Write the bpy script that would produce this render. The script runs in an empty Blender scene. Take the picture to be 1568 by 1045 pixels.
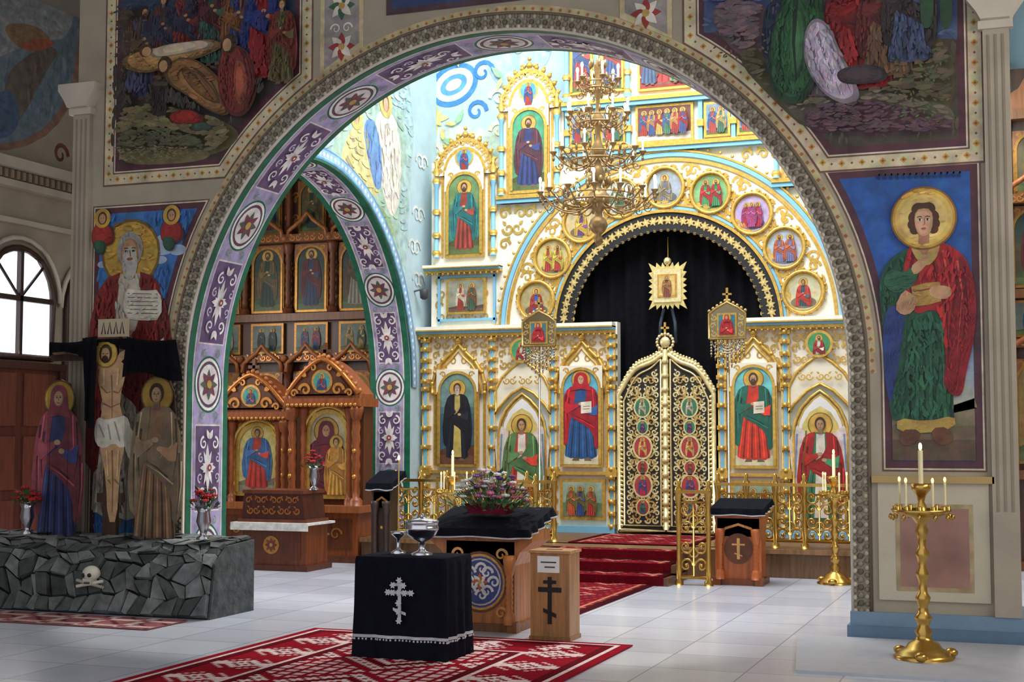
import bpy, math, random
from math import sin,cos,pi,radians,sqrt,atan2
R=random.Random(7)
# ---------------------------------------------------------------- camera match
H=1.5; FP=2178.0; YAW=radians(20.5); PIT=radians(3.74)
Fv=(-sin(YAW)*cos(PIT),cos(YAW)*cos(PIT),sin(PIT)); Rv=(cos(YAW),sin(YAW),0); Uv=(sin(YAW)*sin(PIT),-cos(YAW)*sin(PIT),cos(PIT))
def ray(x,y):
    u=(x-784)/FP; v=(522.5-y)/FP
    return [Fv[i]+Rv[i]*u+Uv[i]*v for i in range(3)]
def onY(x,y,Y):
    d=ray(x,y); t=Y/d[1]; return (d[0]*t,H+d[2]*t)
def onX(x,y,X):
    d=ray(x,y); t=X/d[0]; return (d[1]*t,H+d[2]*t)
# ---------------------------------------------------------------- materials
def lin(c):
    o=[]
    for k in c[:3]:
        k/=255.0
        o.append(k/12.92 if k<=.04045 else ((k+.055)/1.055)**2.4)
    return (o[0],o[1],o[2],1.0)
MATS={}
def mat(name,rough=.6,metal=0,noise=0,nscale=8,bump=0,bscale=30,emit=0,alpha=1,wave=False,detail=6,spec=.5,hue=0):
    m=bpy.data.materials.new(name); m.use_nodes=True; nt=m.node_tree; b=nt.nodes['Principled BSDF']
    a=nt.nodes.new('ShaderNodeAttribute'); a.attribute_name='Col'
    out=a.outputs['Color']; tc=nt.nodes.new('ShaderNodeTexCoord')
    if noise:
        if wave:
            mp=nt.nodes.new('ShaderNodeMapping'); mp.inputs['Scale'].default_value=(12,12,1.2)
            nt.links.new(tc.outputs['Object'],mp.inputs[0]); n=nt.nodes.new('ShaderNodeTexNoise'); nt.links.new(mp.outputs[0],n.inputs['Vector'])
        else:
            n=nt.nodes.new('ShaderNodeTexNoise'); nt.links.new(tc.outputs['Object'],n.inputs['Vector'])
        n.inputs['Scale'].default_value=nscale; n.inputs['Detail'].default_value=detail
        mr=nt.nodes.new('ShaderNodeMapRange'); mr.inputs[1].default_value=.3; mr.inputs[2].default_value=.7
        mr.inputs[3].default_value=1-noise; mr.inputs[4].default_value=1+noise*.7
        nt.links.new(n.outputs[0],mr.inputs[0])
        vm=nt.nodes.new('ShaderNodeVectorMath'); vm.operation='SCALE'
        nt.links.new(out,vm.inputs[0]); nt.links.new(mr.outputs[0],vm.inputs['Scale']); out=vm.outputs[0]
        if hue:
            n3=nt.nodes.new('ShaderNodeTexNoise'); n3.inputs['Scale'].default_value=nscale*2.6; n3.inputs['Detail'].default_value=3; nt.links.new(tc.outputs['Object'],n3.inputs['Vector'])
            mx=nt.nodes.new('ShaderNodeMix'); mx.data_type='RGBA'; mx.blend_type='OVERLAY'; mx.inputs[0].default_value=hue
            nt.links.new(out,mx.inputs[6]); nt.links.new(n3.outputs['Color'],mx.inputs[7]); out=mx.outputs[2]
    nt.links.new(out,b.inputs['Base Color'])
    b.inputs['Roughness'].default_value=rough; b.inputs['Metallic'].default_value=metal
    b.inputs['Specular IOR Level'].default_value=spec
    if bump:
        n2=nt.nodes.new('ShaderNodeTexNoise'); n2.inputs['Scale'].default_value=bscale; nt.links.new(tc.outputs['Object'],n2.inputs['Vector'])
        bp=nt.nodes.new('ShaderNodeBump'); bp.inputs['Strength'].default_value=bump; bp.inputs['Distance'].default_value=.02
        nt.links.new(n2.outputs[0],bp.inputs['Height']); nt.links.new(bp.outputs[0],b.inputs['Normal'])
    if emit:
        nt.links.new(out,b.inputs['Emission Color']); b.inputs['Emission Strength'].default_value=emit
    if alpha<1: b.inputs['Alpha'].default_value=alpha
    MATS[name]=m
mat('paint',.5,noise=.3,nscale=8,hue=.4)
mat('plaster',.8,noise=.12,nscale=3,bump=.1)
mat('plain',.55,noise=.06,nscale=10)
mat('gold',.36,metal=.6,noise=.25,nscale=24)
mat('brass',.28,metal=.95,noise=.15,nscale=12)
mat('bronze',.42,metal=.8,noise=.3,nscale=20)
mat('silver',.2,metal=1)
mat('wood',.4,noise=.35,nscale=2.5,wave=True)
mat('cloth',.95,noise=.25,nscale=14,bump=.3,bscale=18,spec=.1)
mat('carpet',.98,noise=.25,nscale=40,bump=.4,bscale=150,spec=.05)
mat('rock',.85,noise=.45,nscale=9,bump=.8,bscale=14)
mat('marble',.25,noise=.35,nscale=3,detail=12)
mat('glow',.5,emit=8)
mat('pane',.3,emit=1.8)
mat('veil',.9,noise=.2,alpha=.3,spec=.05)
mat('leaf',.6,noise=.3,nscale=30)
def floormat():
    m=bpy.data.materials.new('floor_tiles'); m.use_nodes=True; nt=m.node_tree; b=nt.nodes['Principled BSDF']
    tc=nt.nodes.new('ShaderNodeTexCoord'); br=nt.nodes.new('ShaderNodeTexBrick')
    br.offset=0; br.inputs['Scale'].default_value=1; br.inputs['Brick Width'].default_value=.6; br.inputs['Row Height'].default_value=.6
    br.inputs['Mortar Size'].default_value=.005; br.inputs['Color1'].default_value=lin((214,219,230)); br.inputs['Color2'].default_value=lin((194,199,213)); br.inputs['Mortar'].default_value=lin((150,153,166))
    nt.links.new(tc.outputs['Object'],br.inputs['Vector'])
    n=nt.nodes.new('ShaderNodeTexNoise'); n.inputs['Scale'].default_value=3; n.inputs['Detail'].default_value=8; nt.links.new(tc.outputs['Object'],n.inputs['Vector'])
    mx=nt.nodes.new('ShaderNodeMix'); mx.data_type='RGBA'; mx.blend_type='MULTIPLY'; mx.inputs[0].default_value=.2
    nt.links.new(br.outputs[0],mx.inputs[6]); nt.links.new(n.outputs[0],mx.inputs[7]); nt.links.new(mx.outputs[2],b.inputs['Base Color'])
    b.inputs['Roughness'].default_value=.24; b.inputs['Specular IOR Level'].default_value=.55
    MATS['floor']=m
floormat()
# ---------------------------------------------------------------- mesh builder
class MB:
    def __init__(s,name,parent=None):
        s.n=name; s.p=parent; s.v=[]; s.f=[]; s.m=[]; s.c=[]; s.s=[]; s.mats=[]
    def add(s,vs,fs,mt,col,smooth=False):
        o=len(s.v); s.v+=[tuple(q) for q in vs]
        if mt not in s.mats: s.mats.append(mt)
        mi=s.mats.index(mt); lc=lin(col)
        for f in fs:
            s.f.append([i+o for i in f]); s.m.append(mi); s.c.append(lc); s.s.append(smooth)
    def build(s):
        me=bpy.data.meshes.new(s.n); me.from_pydata(s.v,[],s.f)
        me.polygons.foreach_set('material_index',s.m); me.polygons.foreach_set('use_smooth',s.s)
        for k in s.mats: me.materials.append(MATS[k])
        at=me.color_attributes.new('Col','FLOAT_COLOR','CORNER'); buf=[]
        for f,c in zip(s.f,s.c): buf+=list(c)*len(f)
        at.data.foreach_set('color',buf); me.update()
        o=bpy.data.objects.new(s.n,me); bpy.context.collection.objects.link(o)
        if s.p: o.parent=s.p
        return o
    def box(s,x0,x1,y0,y1,z0,z1,mt,col):
        vs=[(x,y,z) for z in (z0,z1) for y in (y0,y1) for x in (x0,x1)]
        s.add(vs,[(0,1,3,2),(4,6,7,5),(0,4,5,1),(2,3,7,6),(0,2,6,4),(1,5,7,3)],mt,col)
    def prism(s,pts,y0,y1,mt,col,ax='Y'):
        n=len(pts)
        if ax=='Y': f=lambda a,b,t:(a,t,b)
        elif ax=='X': f=lambda a,b,t:(t,a,b)
        else: f=lambda a,b,t:(a,b,t)
        vs=[f(a,b,y0) for a,b in pts]+[f(a,b,y1) for a,b in pts]
        s.add(vs,[list(range(n)),list(range(2*n-1,n-1,-1))]+[(i,(i+1)%n,n+(i+1)%n,n+i) for i in range(n)],mt,col)
    def lathe(s,cx,cy,prof,mt,col,n=16,z0=0,sc=1):
        vs=[];fs=[]
        for r,z in prof:
            for i in range(n):
                a=2*pi*i/n; vs.append((cx+r*sc*cos(a),cy+r*sc*sin(a),z0+z*sc))
        for j in range(len(prof)-1):
            for i in range(n):
                k=(i+1)%n; fs.append((j*n+i,j*n+k,(j+1)*n+k,(j+1)*n+i))
        fs.append(list(range(n))); fs.append(list(range((len(prof)-1)*n,len(prof)*n)))
        s.add(vs,fs,mt,col,True)
    def tube(s,pts,r,mt,col,n=5,closed=False):
        from mathutils import Vector
        P=[Vector(p) for p in pts]; N=len(P); vs=[];fs=[]
        for i in range(N):
            a=P[(i-1)%N] if closed else P[max(i-1,0)]; b=P[(i+1)%N] if closed else P[min(i+1,N-1)]
            d=(b-a)
            if d.length<1e-9: d=Vector((0,0,1))
            d.normalize(); up=Vector((0,1,0)) if abs(d.y)<.8 else Vector((1,0,0))
            u=d.cross(up).normalized(); w=d.cross(u); rr=r(i/(N-1)) if callable(r) else r
            for k in range(n):
                q=2*pi*k/n; vs.append(P[i]+u*(cos(q)*rr)+w*(sin(q)*rr))
        for i in range(N if closed else N-1):
            j=(i+1)%N
            for k in range(n):
                l=(k+1)%n; fs.append((i*n+k,i*n+l,j*n+l,j*n+k))
        if not closed: fs+= [list(range(n)),list(range((N-1)*n,N*n))]
        s.add(vs,fs,mt,col,True)
    def ball(s,c,r,mt,col,n=8,m=5,sz=1,sx=1,sy=1):
        vs=[];fs=[]
        for j in range(m+1):
            t=pi*j/m
            for i in range(n):
                a=2*pi*i/n; vs.append((c[0]+r*sx*sin(t)*cos(a),c[1]+r*sy*sin(t)*sin(a),c[2]+r*sz*cos(t)))
        for j in range(m):
            for i in range(n):
                k=(i+1)%n; fs.append((j*n+i,j*n+k,(j+1)*n+k,(j+1)*n+i))
        s.add(vs,fs,mt,col,True)
def empty(name,loc=(0,0,0)):
    e=bpy.data.objects.new(name,None); e.empty_display_size=.1; bpy.context.collection.objects.link(e); return e
# ---------------------------------------------------------------- painter
def clip_poly(pts,c):
    for ax,val,sg in ((0,c[0],1),(0,c[1],-1),(1,c[2],1),(1,c[3],-1)):
        out=[]
        for i in range(len(pts)):
            p=pts[i-1]; q=pts[i]; ip=(p[ax]-val)*sg>=0; iq=(q[ax]-val)*sg>=0
            if ip!=iq:
                t=(val-p[ax])/(q[ax]-p[ax]); out.append((p[0]+(q[0]-p[0])*t,p[1]+(q[1]-p[1])*t))
            if iq: out.append(q)
        pts=out
        if len(pts)<3: return []
    return pts
def shade(c,k): return tuple(max(0,min(255,v*k)) for v in c)
def pip(x,y,pts):
    r=False; j=len(pts)-1
    for i in range(len(pts)):
        xi,yi=pts[i]; xj,yj=pts[j]
        if (yi>y)!=(yj>y) and x<(xj-xi)*(y-yi)/(yj-yi)+xi: r=not r
        j=i
    return r
class P:
    def __init__(s,mb,mp,clip=None,mt='paint',l=0,eps=.0004,rec=False,curved=False):
        s.mb=mb; s.mp=mp; s.clip=clip; s.mt=mt; s.l=l; s.eps=eps; s.rec=[] if rec else None; s.curved=curved
    def poly(s,pts,col,mt=None):
        if s.clip: pts=clip_poly(pts,s.clip)
        if len(pts)<3: return
        if s.rec is not None:
            xs=[a for a,b in pts]; ys=[b for a,b in pts]; s.rec.append((min(xs),max(xs),min(ys),max(ys),pts,col))
        s.l+=s.eps; l=s.l
        s.mb.add([s.mp(a,b,l) for a,b in pts],[list(range(len(pts)))],mt or s.mt,col)
    def top(s,x,y):
        for k in range(len(s.rec)-1,-1,-1):
            r=s.rec[k]
            if r[0]<=x<=r[1] and r[2]<=y<=r[3] and pip(x,y,r[4]): return k
        return -1
    def strokes(s,bb,n,L=.09,first=0,amp=.14):
        # soft brush strokes: painterly variation kept inside each painted region
        s.l+=.0005
        for _ in range(n):
            x=bb[0]+(bb[1]-bb[0])*R.random(); y=bb[2]+(bb[3]-bb[2])*R.random(); k=s.top(x,y)
            if k<first: continue
            r=s.rec[k]; size=min(r[1]-r[0],r[3]-r[2])
            if size<.11: continue
            an=R.gauss(pi/2,.3) if (r[3]-r[2])>(r[1]-r[0])*1.1 else R.gauss(0,.25); l=L*(.5+R.random())*min(1,size*2.2); w=l*.3
            dx,dy=cos(an)*l/2,sin(an)*l/2
            if s.top(x+dx,y+dy)!=k or s.top(x-dx,y-dy)!=k: continue
            f=1+R.uniform(-amp,amp); c=shade((r[5][0]*f+R.uniform(-5,5),r[5][1]*f+R.uniform(-5,5),r[5][2]*f+R.uniform(-5,5)),1)
            s.l+=4e-6; ux,uy=cos(an),sin(an)
            pts=[(x+ux*cos(q)*l/2-uy*sin(q)*w/2,y+uy*cos(q)*l/2+ux*sin(q)*w/2) for q in [2*pi*i/8 for i in range(8)]]
            s.mb.add([s.mp(a,b,s.l) for a,b in pts],[list(range(8))],s.mt,c)
    def ell(s,a,b,ra,rb,col,n=18,mt=None,rot=0):
        if s.curved:
            s.l+=s.eps; l=s.l; K=6; vs=[s.mp(a,b,l)]
            for k in range(1,K+1):
                for i in range(n): t=2*pi*i/n; vs.append(s.mp(a+ra*k/K*cos(t),b+rb*k/K*sin(t),l))
            fs=[(0,1+i,1+(i+1)%n) for i in range(n)]
            for k in range(K-1): fs+=[(1+k*n+i,1+k*n+(i+1)%n,1+(k+1)*n+(i+1)%n,1+(k+1)*n+i) for i in range(n)]
            s.mb.add(vs,fs,mt or s.mt,col); return
        s.poly([(a+ra*cos(t)*cos(rot)-rb*sin(t)*sin(rot),b+ra*cos(t)*sin(rot)+rb*sin(t)*cos(rot)) for t in [2*pi*i/n for i in range(n)]],col,mt)
    def rect(s,a0,a1,b0,b1,col,mt=None): s.poly([(a0,b0),(a1,b0),(a1,b1),(a0,b1)],col,mt)
    def line(s,pts,w,col,mt=None):
        s.l+=s.eps; l=s.l; L=[];Rr=[];N=len(pts)
        for i in range(N):
            p=pts[max(i-1,0)]; q=pts[min(i+1,N-1)]; dx=q[0]-p[0]; dy=q[1]-p[1]; d=sqrt(dx*dx+dy*dy) or 1
            ww=w(i/(N-1)) if callable(w) else w
            L.append((pts[i][0]-dy/d*ww/2,pts[i][1]+dx/d*ww/2)); Rr.append((pts[i][0]+dy/d*ww/2,pts[i][1]-dx/d*ww/2))
        for i in range(N-1):
            q=[L[i],L[i+1],Rr[i+1],Rr[i]]
            if s.clip: q=clip_poly(q,s.clip)
            if len(q)>=3: s.mb.add([s.mp(a,b,l) for a,b in q],[list(range(len(q)))],mt or s.mt,col)
    def scroll(s,a,b,sz,col,da=1,db=1,w=.012,mt='gold',turn=2.3,n=16):
        pts=[]
        for i in range(n):
            t=i/(n-1); an=t*turn*pi; r=sz*(1-.82*t); pts.append((a+da*(r*cos(an)-sz*.3),b+db*r*sin(an)))
        s.line(pts,lambda t:w*(1.15-.6*t),col,mt)
    def leaf(s,a,b,L,W,ang,col,mt=None):
        c,d=cos(ang),sin(ang); q=[(0,0),(.15,.35),(.3,.5),(.5,.48),(.75,.28),(1,0),(.75,-.28),(.5,-.48),(.3,-.5),(.15,-.35)]
        s.poly([(a+x*L*c-y*W*d,b+x*L*d+y*W*c) for x,y in q],col,mt)
    def rosette(s,a,b,r,cols,n=8):
        for i in range(n):
            s.leaf(a,b,r,r*.55,2*pi*i/n,cols[i%len(cols)])
        s.ell(a,b,r*.25,r*.25,(200,160,90),8)
    def fill(s,x0,x1,z0,z1,st,col,w=.022,cx=None,test=None):
        nx=max(1,int((x1-x0)/st)); nz=max(1,int((z1-z0)/st)); l=s.l
        for i in range(nx):
            for j in range(nz):
                x=x0+(i+.5)*(x1-x0)/nx; z=z0+(j+.5)*(z1-z0)/nz
                if test and not test(x,z): continue
                s.l=l; s.scroll(x,z,st*.46,col,da=1 if (i+j)%2 else -1,db=1 if j%2 else -1,w=w); s.leaf(x,z+st*.3,st*.45,st*.25,.7 if (i+j)%2 else 2.4,col,'gold')
SK=(196,150,112)
def saint(p,cx,b,h,robe,cloak,skin=SK,hair=(75,50,32),halo=(206,164,72),beard=0,veil=0,book=0,w=1.0,d=1,hem=None,wings=0,inner=None,staff=0):
    T=lambda q:[(cx+a*h*w*d,b+c*h) for a,c in q]
    if wings:
        for sg in (-1,1):
            p.poly([(cx+sg*a*h*w,b+c*h) for a,c in [(.08,.8),(.2,.9),(.27,.75),(.25,.45),(.18,.25),(.14,.5)]],(215,200,190))
            p.line([(cx+sg*.2*h*w,b+.82*h),(cx+sg*.22*h*w,b+.4*h)],.02*h,(120,140,170))
    if halo:
        p.ell(cx,b+.905*h,.118*h,.118*h,shade(halo,.6)); p.ell(cx,b+.905*h,.108*h,.108*h,halo)
    p.poly(T([(-.07,.02),(-.02,.02),(-.02,-.015),(-.09,-.015)]),shade(skin,.6)); p.poly(T([(.03,.02),(.08,.02),(.1,-.015),(.03,-.015)]),shade(skin,.6))
    p.poly(T([(-.04,.835),(-.09,.82),(-.125,.78),(-.16,.62),(-.145,.5),(-.13,.35),(-.15,.15),(-.155,.04),(-.1,.015),(-.05,.02),(0,.005),(.06,.02),(.1,.005),(.15,.04),(.14,.2),(.135,.35),(.15,.5),(.16,.62),(.125,.78),(.09,.82),(.04,.835)]),robe)
    for k in range(8):
        a=-.12+.034*k; p.line(T([(a*.6,.6),(a*.8,.42),(a*1.0,.22),(a*1.15,.03)]),(lambda t:.004*h+.012*h*t),shade(robe,.6 if k%2 else 1.3))
    if inner: p.poly(T([(-.035,.82),(-.045,.4),(-.06,.03),(.06,.03),(.045,.4),(.035,.82)]),inner)
    if hem: p.poly(T([(-.15,.075),(-.15,.04),(-.06,.01),(.06,.01),(.15,.04),(.15,.075),(0,.05)]),hem)
    p.poly(T([(-.045,.84),(-.1,.825),(-.14,.785),(-.175,.68),(-.19,.55),(-.205,.42),(-.2,.3),(-.185,.2),(-.15,.16),(-.13,.18),(-.12,.28),(-.11,.4),(-.09,.5),(-.075,.6),(-.06,.7)]),cloak)
    p.poly(T([(.045,.84),(.1,.825),(.14,.785),(.175,.68),(.19,.58),(.205,.42),(.2,.3),(.185,.17),(.15,.12),(.125,.15),(.12,.25),(.09,.33),(.02,.4),(-.07,.46),(-.11,.52),(-.06,.56),(.0,.6),(.03,.65),(.05,.7)]),shade(cloak,.9))
    for q in ([(.14,.76),(.155,.55),(.13,.4)],[(.17,.55),(.175,.35),(.16,.17)],[(-.14,.74),(-.165,.5),(-.16,.22)],[(-.11,.7),(-.13,.5),(-.12,.4)],[(.09,.4),(.01,.46),(-.07,.5)]):
        p.line(T(q),lambda t:.013*h*(1.2-t),shade(cloak,.55))
    for q in ([(.11,.8),(.12,.6),(.03,.52)],[(-.11,.8),(-.15,.55),(-.14,.3)],[(.13,.36),(.03,.43),(-.07,.48)],[(.19,.5),(.19,.35),(.17,.2)]):
        p.line(T(q),lambda t:.009*h*(1.2-t),shade(cloak,1.5))
    p.poly(T([(-.15,.66),(-.165,.55),(-.13,.52),(-.02,.6),(-.02,.64),(-.1,.62)]),shade(cloak,1.12)); p.ell(*T([(-.005,.63)])[0],.026*h,.018*h,skin,8)
    p.poly(T([(.16,.62),(.15,.5),(.1,.5),(.03,.55),(.04,.59),(.1,.58)]),shade(robe,1.2)); p.ell(*T([(.03,.575)])[0],.024*h,.018*h,skin,8)
    if book:
        p.poly(T([(.0,.52),(.1,.53),(.1,.66),(.0,.65)]),(225,215,190)); p.line(T([(.02,.6),(.085,.605)]),.006*h,(90,60,40)); p.line(T([(.02,.57),(.085,.575)]),.006*h,(90,60,40))
    if staff: p.line(T([(-.19,.02),(-.12,.85)]),.012*h,(120,80,40))
    p.rect(cx-.022*h,cx+.022*h,b+.82*h,b+.87*h,shade(skin,.75))
    if veil: p.poly(T([(-.1,.78),(-.085,.82),(-.07,.86),(-.066,.9),(-.062,.94),(-.048,.97),(-.03,.985),(0,.992),(.03,.985),(.048,.97),(.062,.94),(.066,.9),(.07,.86),(.085,.82),(.1,.78),(0,.8)]),cloak)
    else: p.ell(cx,b+.918*h,.052*h,.062*h,hair)
    p.ell(cx,b+.905*h,.036*h,.05*h,shade(skin,.8)); p.ell(cx-.003*h,b+.907*h,.03*h,.045*h,skin)
    if beard: p.ell(cx,b+.872*h,.031*h,.036*h*beard,hair if beard<1.4 else (190,185,175)); p.ell(cx,b+.885*h,.014*h,.006*h,(150,80,70),6)
    for sg in (-1,1):
        p.ell(cx+sg*.014*h,b+.912*h,.007*h,.004*h,(50,35,25),6); p.line([(cx+sg*.007*h,b+.922*h),(cx+sg*.023*h,b+.922*h)],.003*h,(70,45,30))
    p.line([(cx,b+.915*h),(cx+.003*h,b+.893*h)],.005*h,shade(skin,.7))
    if not beard: p.line([(cx-.01*h,b+.878*h),(cx+.01*h,b+.878*h)],.005*h,(165,80,70))
GOLDC=(222,180,88)
def archpts(cx,r,zc,n=12,rz=None):
    return [(cx-r*cos(pi*i/n),zc+(rz or r)*sin(pi*i/n)) for i in range(n+1)]
def icon(mb,x0,x1,z0,z1,y,bg=(200,165,80),figs=None,arch=False,fw=.03,fc=GOLDC,ground=(90,105,60),sky=None,spc=(228,222,205),spm='plain'):
    m=lambda a,b,l:(a,y-l,b); p=P(mb,m,eps=.0003)
    mb.box(x0-fw,x1+fw,y-.02,y+.02,z0-fw,z1+fw,'gold',fc); p.l=.021
    p.rect(x0,x1,z0,z1,bg); p.clip=(x0,x1,z0,z1)
    h=z1-z0
    if sky: p.rect(x0,x1,z0+h*.62,z1,sky); p.rect(x0,x1,z0+h*.55,z0+h*.62,tuple((a+b)/2 for a,b in zip(sky,bg)))
    p.rect(x0,x1,z0,z0+h*.14,ground); p.poly([(x0,z0+h*.14),(x0+(x1-x0)*.3,z0+h*.2),(x0+(x1-x0)*.6,z0+h*.15),(x1,z0+h*.22),(x1,z0+h*.1),(x0,z0+h*.1)],shade(ground,.8))
    for f in figs or []:
        k=dict(f); fx=k.pop('x',.5); fb=k.pop('b',.05); fh=k.pop('h',.85); sx=x0+(x1-x0)*fx
        saint(p,sx,z0+h*fb,h*fh,k.pop('robe',(120,40,40)),k.pop('cloak',(40,60,100)),**k)
    p.clip=None
    if arch:
        cx=(x0+x1)/2; r=(x1-x0)/2; zc=z1-r
        ap=archpts(cx,r,zc,12)
        p.poly([(x0-fw,z1+fw)]+[(x0-fw,zc)]+ap[:7]+[(cx,z1+fw)],spc,spm)
        p.poly([(x1+fw,z1+fw)]+[(cx,z1+fw)]+ap[6:]+[(x1+fw,zc)],spc,spm)
        p.line([(x0,z0)]+ap+[(x1,z0)],fw,fc,'gold')
        for k in (-1,1): p.scroll(cx+k*r*.82,z1-r*.12,r*.16,fc,da=k,w=fw*.6)
    return p
# ================================================================ ROOM
mb=MB('floor'); mb.box(-12,4,-3,18.5,-.2,0,'floor',(200,200,205)); mb.build()
AC=-4.245; AR=2.89; AS=1.95; Y0=10.8; Y1=11.5
def archwall(mb,mp,t0,t1,c,r,sp,ztop,a0,a1,mt,col,soffcol,backcol=None,n=40):
    def bx(a,b):
        vs=[mp(x,z,t) for z in (0,ztop) for t in (t0,t1) for x in (a,b)]
        mb.add(vs,[(0,1,3,2),(4,6,7,5),(0,4,5,1),(2,3,7,6),(0,2,6,4),(1,5,7,3)],mt,col)
    bx(a0,c-r); bx(c+r,a1)
    ap=archpts(c,r,sp,n)
    for i in range(n):
        (xa,za),(xb,zb)=ap[i],ap[i+1]
        for t in (t0,t1): mb.add([mp(xa,za,t),mp(xb,zb,t),mp(xb,ztop,t),mp(xa,ztop,t)],[(0,1,2,3)],mt,col)
        mb.add([mp(xa,za,t0),mp(xb,zb,t0),mp(xb,zb,t1),mp(xa,za,t1)],[(0,1,2,3)],mt,soffcol,True)
    mb.add([mp(c-r,ztop,t0),mp(c+r,ztop,t0),mp(c+r,ztop,t1),mp(c-r,ztop,t1)],[(0,1,2,3)],mt,col)
def soffit(mb,pt,t0,t1,c,r,sp,lil=(176,164,200),pur=(108,84,124)):
    L=2*sp+pi*r
    def mpf(q,w,l):
        t=t0+w
        if q<sp: return pt(c-r+l,q,t)
        if q>sp+pi*r: return pt(c+r-l,L-q,t)
        an=(q-sp)/r; return pt(c-(r-l)*cos(an),sp+(r-l)*sin(an),t)
    p=P(mb,mpf,eps=.001,curved=True); W=abs(t1-t0); sg=1 if t1>t0 else -1
    def strip(q0,q1,w0,w1,col,n=60):
        p.l+=p.eps
        for i in range(n):
            a=q0+(q1-q0)*i/n; b=q0+(q1-q0)*(i+1)/n
            mb.add([mpf(a,sg*w0,p.l),mpf(b,sg*w0,p.l),mpf(b,sg*w1,p.l),mpf(a,sg*w1,p.l)],[(0,1,2,3)],'paint',col)
    p.l=.003
    strip(0,L,0,W,(22,104,78),160); strip(0,L,.08,W-.08,(226,218,214),160); strip(0,L,.095,W-.095,lil,160)
    m=W/2*sg; step=r*pi/6; base=p.l; wh=(238,232,228)
    for j in range(-1,8):
        q=sp+j*step
        if -1<=j<7:
            p.l=base
            strip(q+step*.24,q+step*.76,.13,W-.13,(226,218,214),12); strip(q+step*.25,q+step*.75,.14,W-.14,pur,12)
            qc=q+step*.5
            for k in range(4):
                a=k*pi/2; Lf=.22 if k%2==0 else W*.2
                p.leaf(qc,m,Lf,.06,a,wh); p.leaf(qc,m,Lf*.75,.045,a+.42,wh); p.leaf(qc,m,Lf*.75,.045,a-.42,wh)
            for s2 in (-1,1):
                for s3 in (-1,1):
                    p.scroll(qc+s2*.24,m+s3*.09,.06,wh,da=s2,db=s3,w=.02,mt='paint'); p.scroll(qc+s2*.1,m+s3*W*.2,.045,(206,196,214),da=s2,db=s3,w=.016,mt='paint')
                    p.leaf(qc+s2*.26,m,.1,.05,(0 if s2>0 else pi)+s3*.5,wh)
            p.ell(qc,m,.035,.035,(150,60,70),8); p.ell(qc,m,.015,.015,(230,220,200),6)
        p.l=base
        rr=min(.2,W*.33)
        if q>.3 and q<L-.3:
            p.ell(q,m,rr*1.3,rr*1.15,(22,104,78),28); p.ell(q,m,rr*1.2,rr*1.05,(244,240,234),28); p.ell(q,m,rr*1.06,rr*.93,(96,70,92),28)
            p.ell(q,m,rr*.92,rr*.8,(226,220,218),24)
            for k in range(8): p.leaf(q,m,rr*.72,rr*.34,2*pi*k/8,(120,60,76) if k%2 else (88,92,84))
            p.ell(q,m,rr*.2,rr*.2,(200,160,90),8)
            for s2 in (-1,1):
                for s3 in (-1,1): p.scroll(q+s2*rr*1.45,m+s3*.1,.04,(120,150,130),da=s2,db=s3,w=.014,mt='paint')
wm=(176,164,144)
fr=lambda a,z,t:(a,t,z)
mb=MB('wall_front'); archwall(mb,fr,Y0,Y1,AC,AR,AS,6.6,-8.34,-.19,'plaster',wm,(150,140,160),n=80)
for a0,a1 in ((-8.4,-7.13),(-1.36,-.14)):
    mb.box(a0-.03,a1+.03,Y0-.07,Y1+.05,0,.1,'plain',(96,124,150)); mb.box(a0-.01,a1+.01,Y0-.04,Y1+.03,.1,.2,'plain',(120,148,172))
soffit(mb,fr,Y0+.03,Y1,AC,AR,AS)
for c,sd in ((-8.26,-1),(-.27,1)):
    mb.box(c-.09,c+.09,Y0-.05,Y0+.02,.2,4.5,'plaster',(178,166,148))
    for k in (-.05,0,.05): mb.box(c+k-.008,c+k+.008,Y0-.056,Y0-.04,.95,4.4,'plaster',(150,138,120))
    mb.prism([(c-.1,4.5),(c+.1,4.5),(c+.13,4.56),(c+.2,4.66),(c+.2,4.72),(c-.2,4.72),(c-.2,4.66),(c-.13,4.56)],Y0-.14,Y0+.05,'plaster',(206,196,180))
    mb.box(c-.12,c+.12,Y0-.08,Y0,4.44,4.5,'plaster',(206,196,180))
mb.build()
mb=MB('trim_1')
L=2*AS+pi*AR
for ring,(rr,br,cc,N) in enumerate(((AR+.02,.02,(206,196,178),260),(AR+.06,.024,(150,140,124),220),(AR+.105,.02,(182,172,152),240))):
    for i in range(N):
        q=.2+(L-.4)*i/(N-1)
        if q<AS: x,z=AC-rr,q
        elif q>L-AS: x,z=AC+rr,L-q
        else: an=(q-AS)/AR; x,z=AC-rr*cos(an),AS+rr*sin(an)
        mb.ball((x,Y0-.008,z),br,'plaster',cc if i%2 else shade(cc,.72),6,4)
for r,cc in ((AR+.002,(214,204,184)),(AR+.135,(120,106,88))):
    mb.tube([(AC-r,Y0-.006,.2)]+[(a,Y0-.006,b) for a,b in archpts(AC,r,AS,60)]+[(AC+r,Y0-.006,.2)],.014,'plaster',cc,5)
mb.build()
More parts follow.
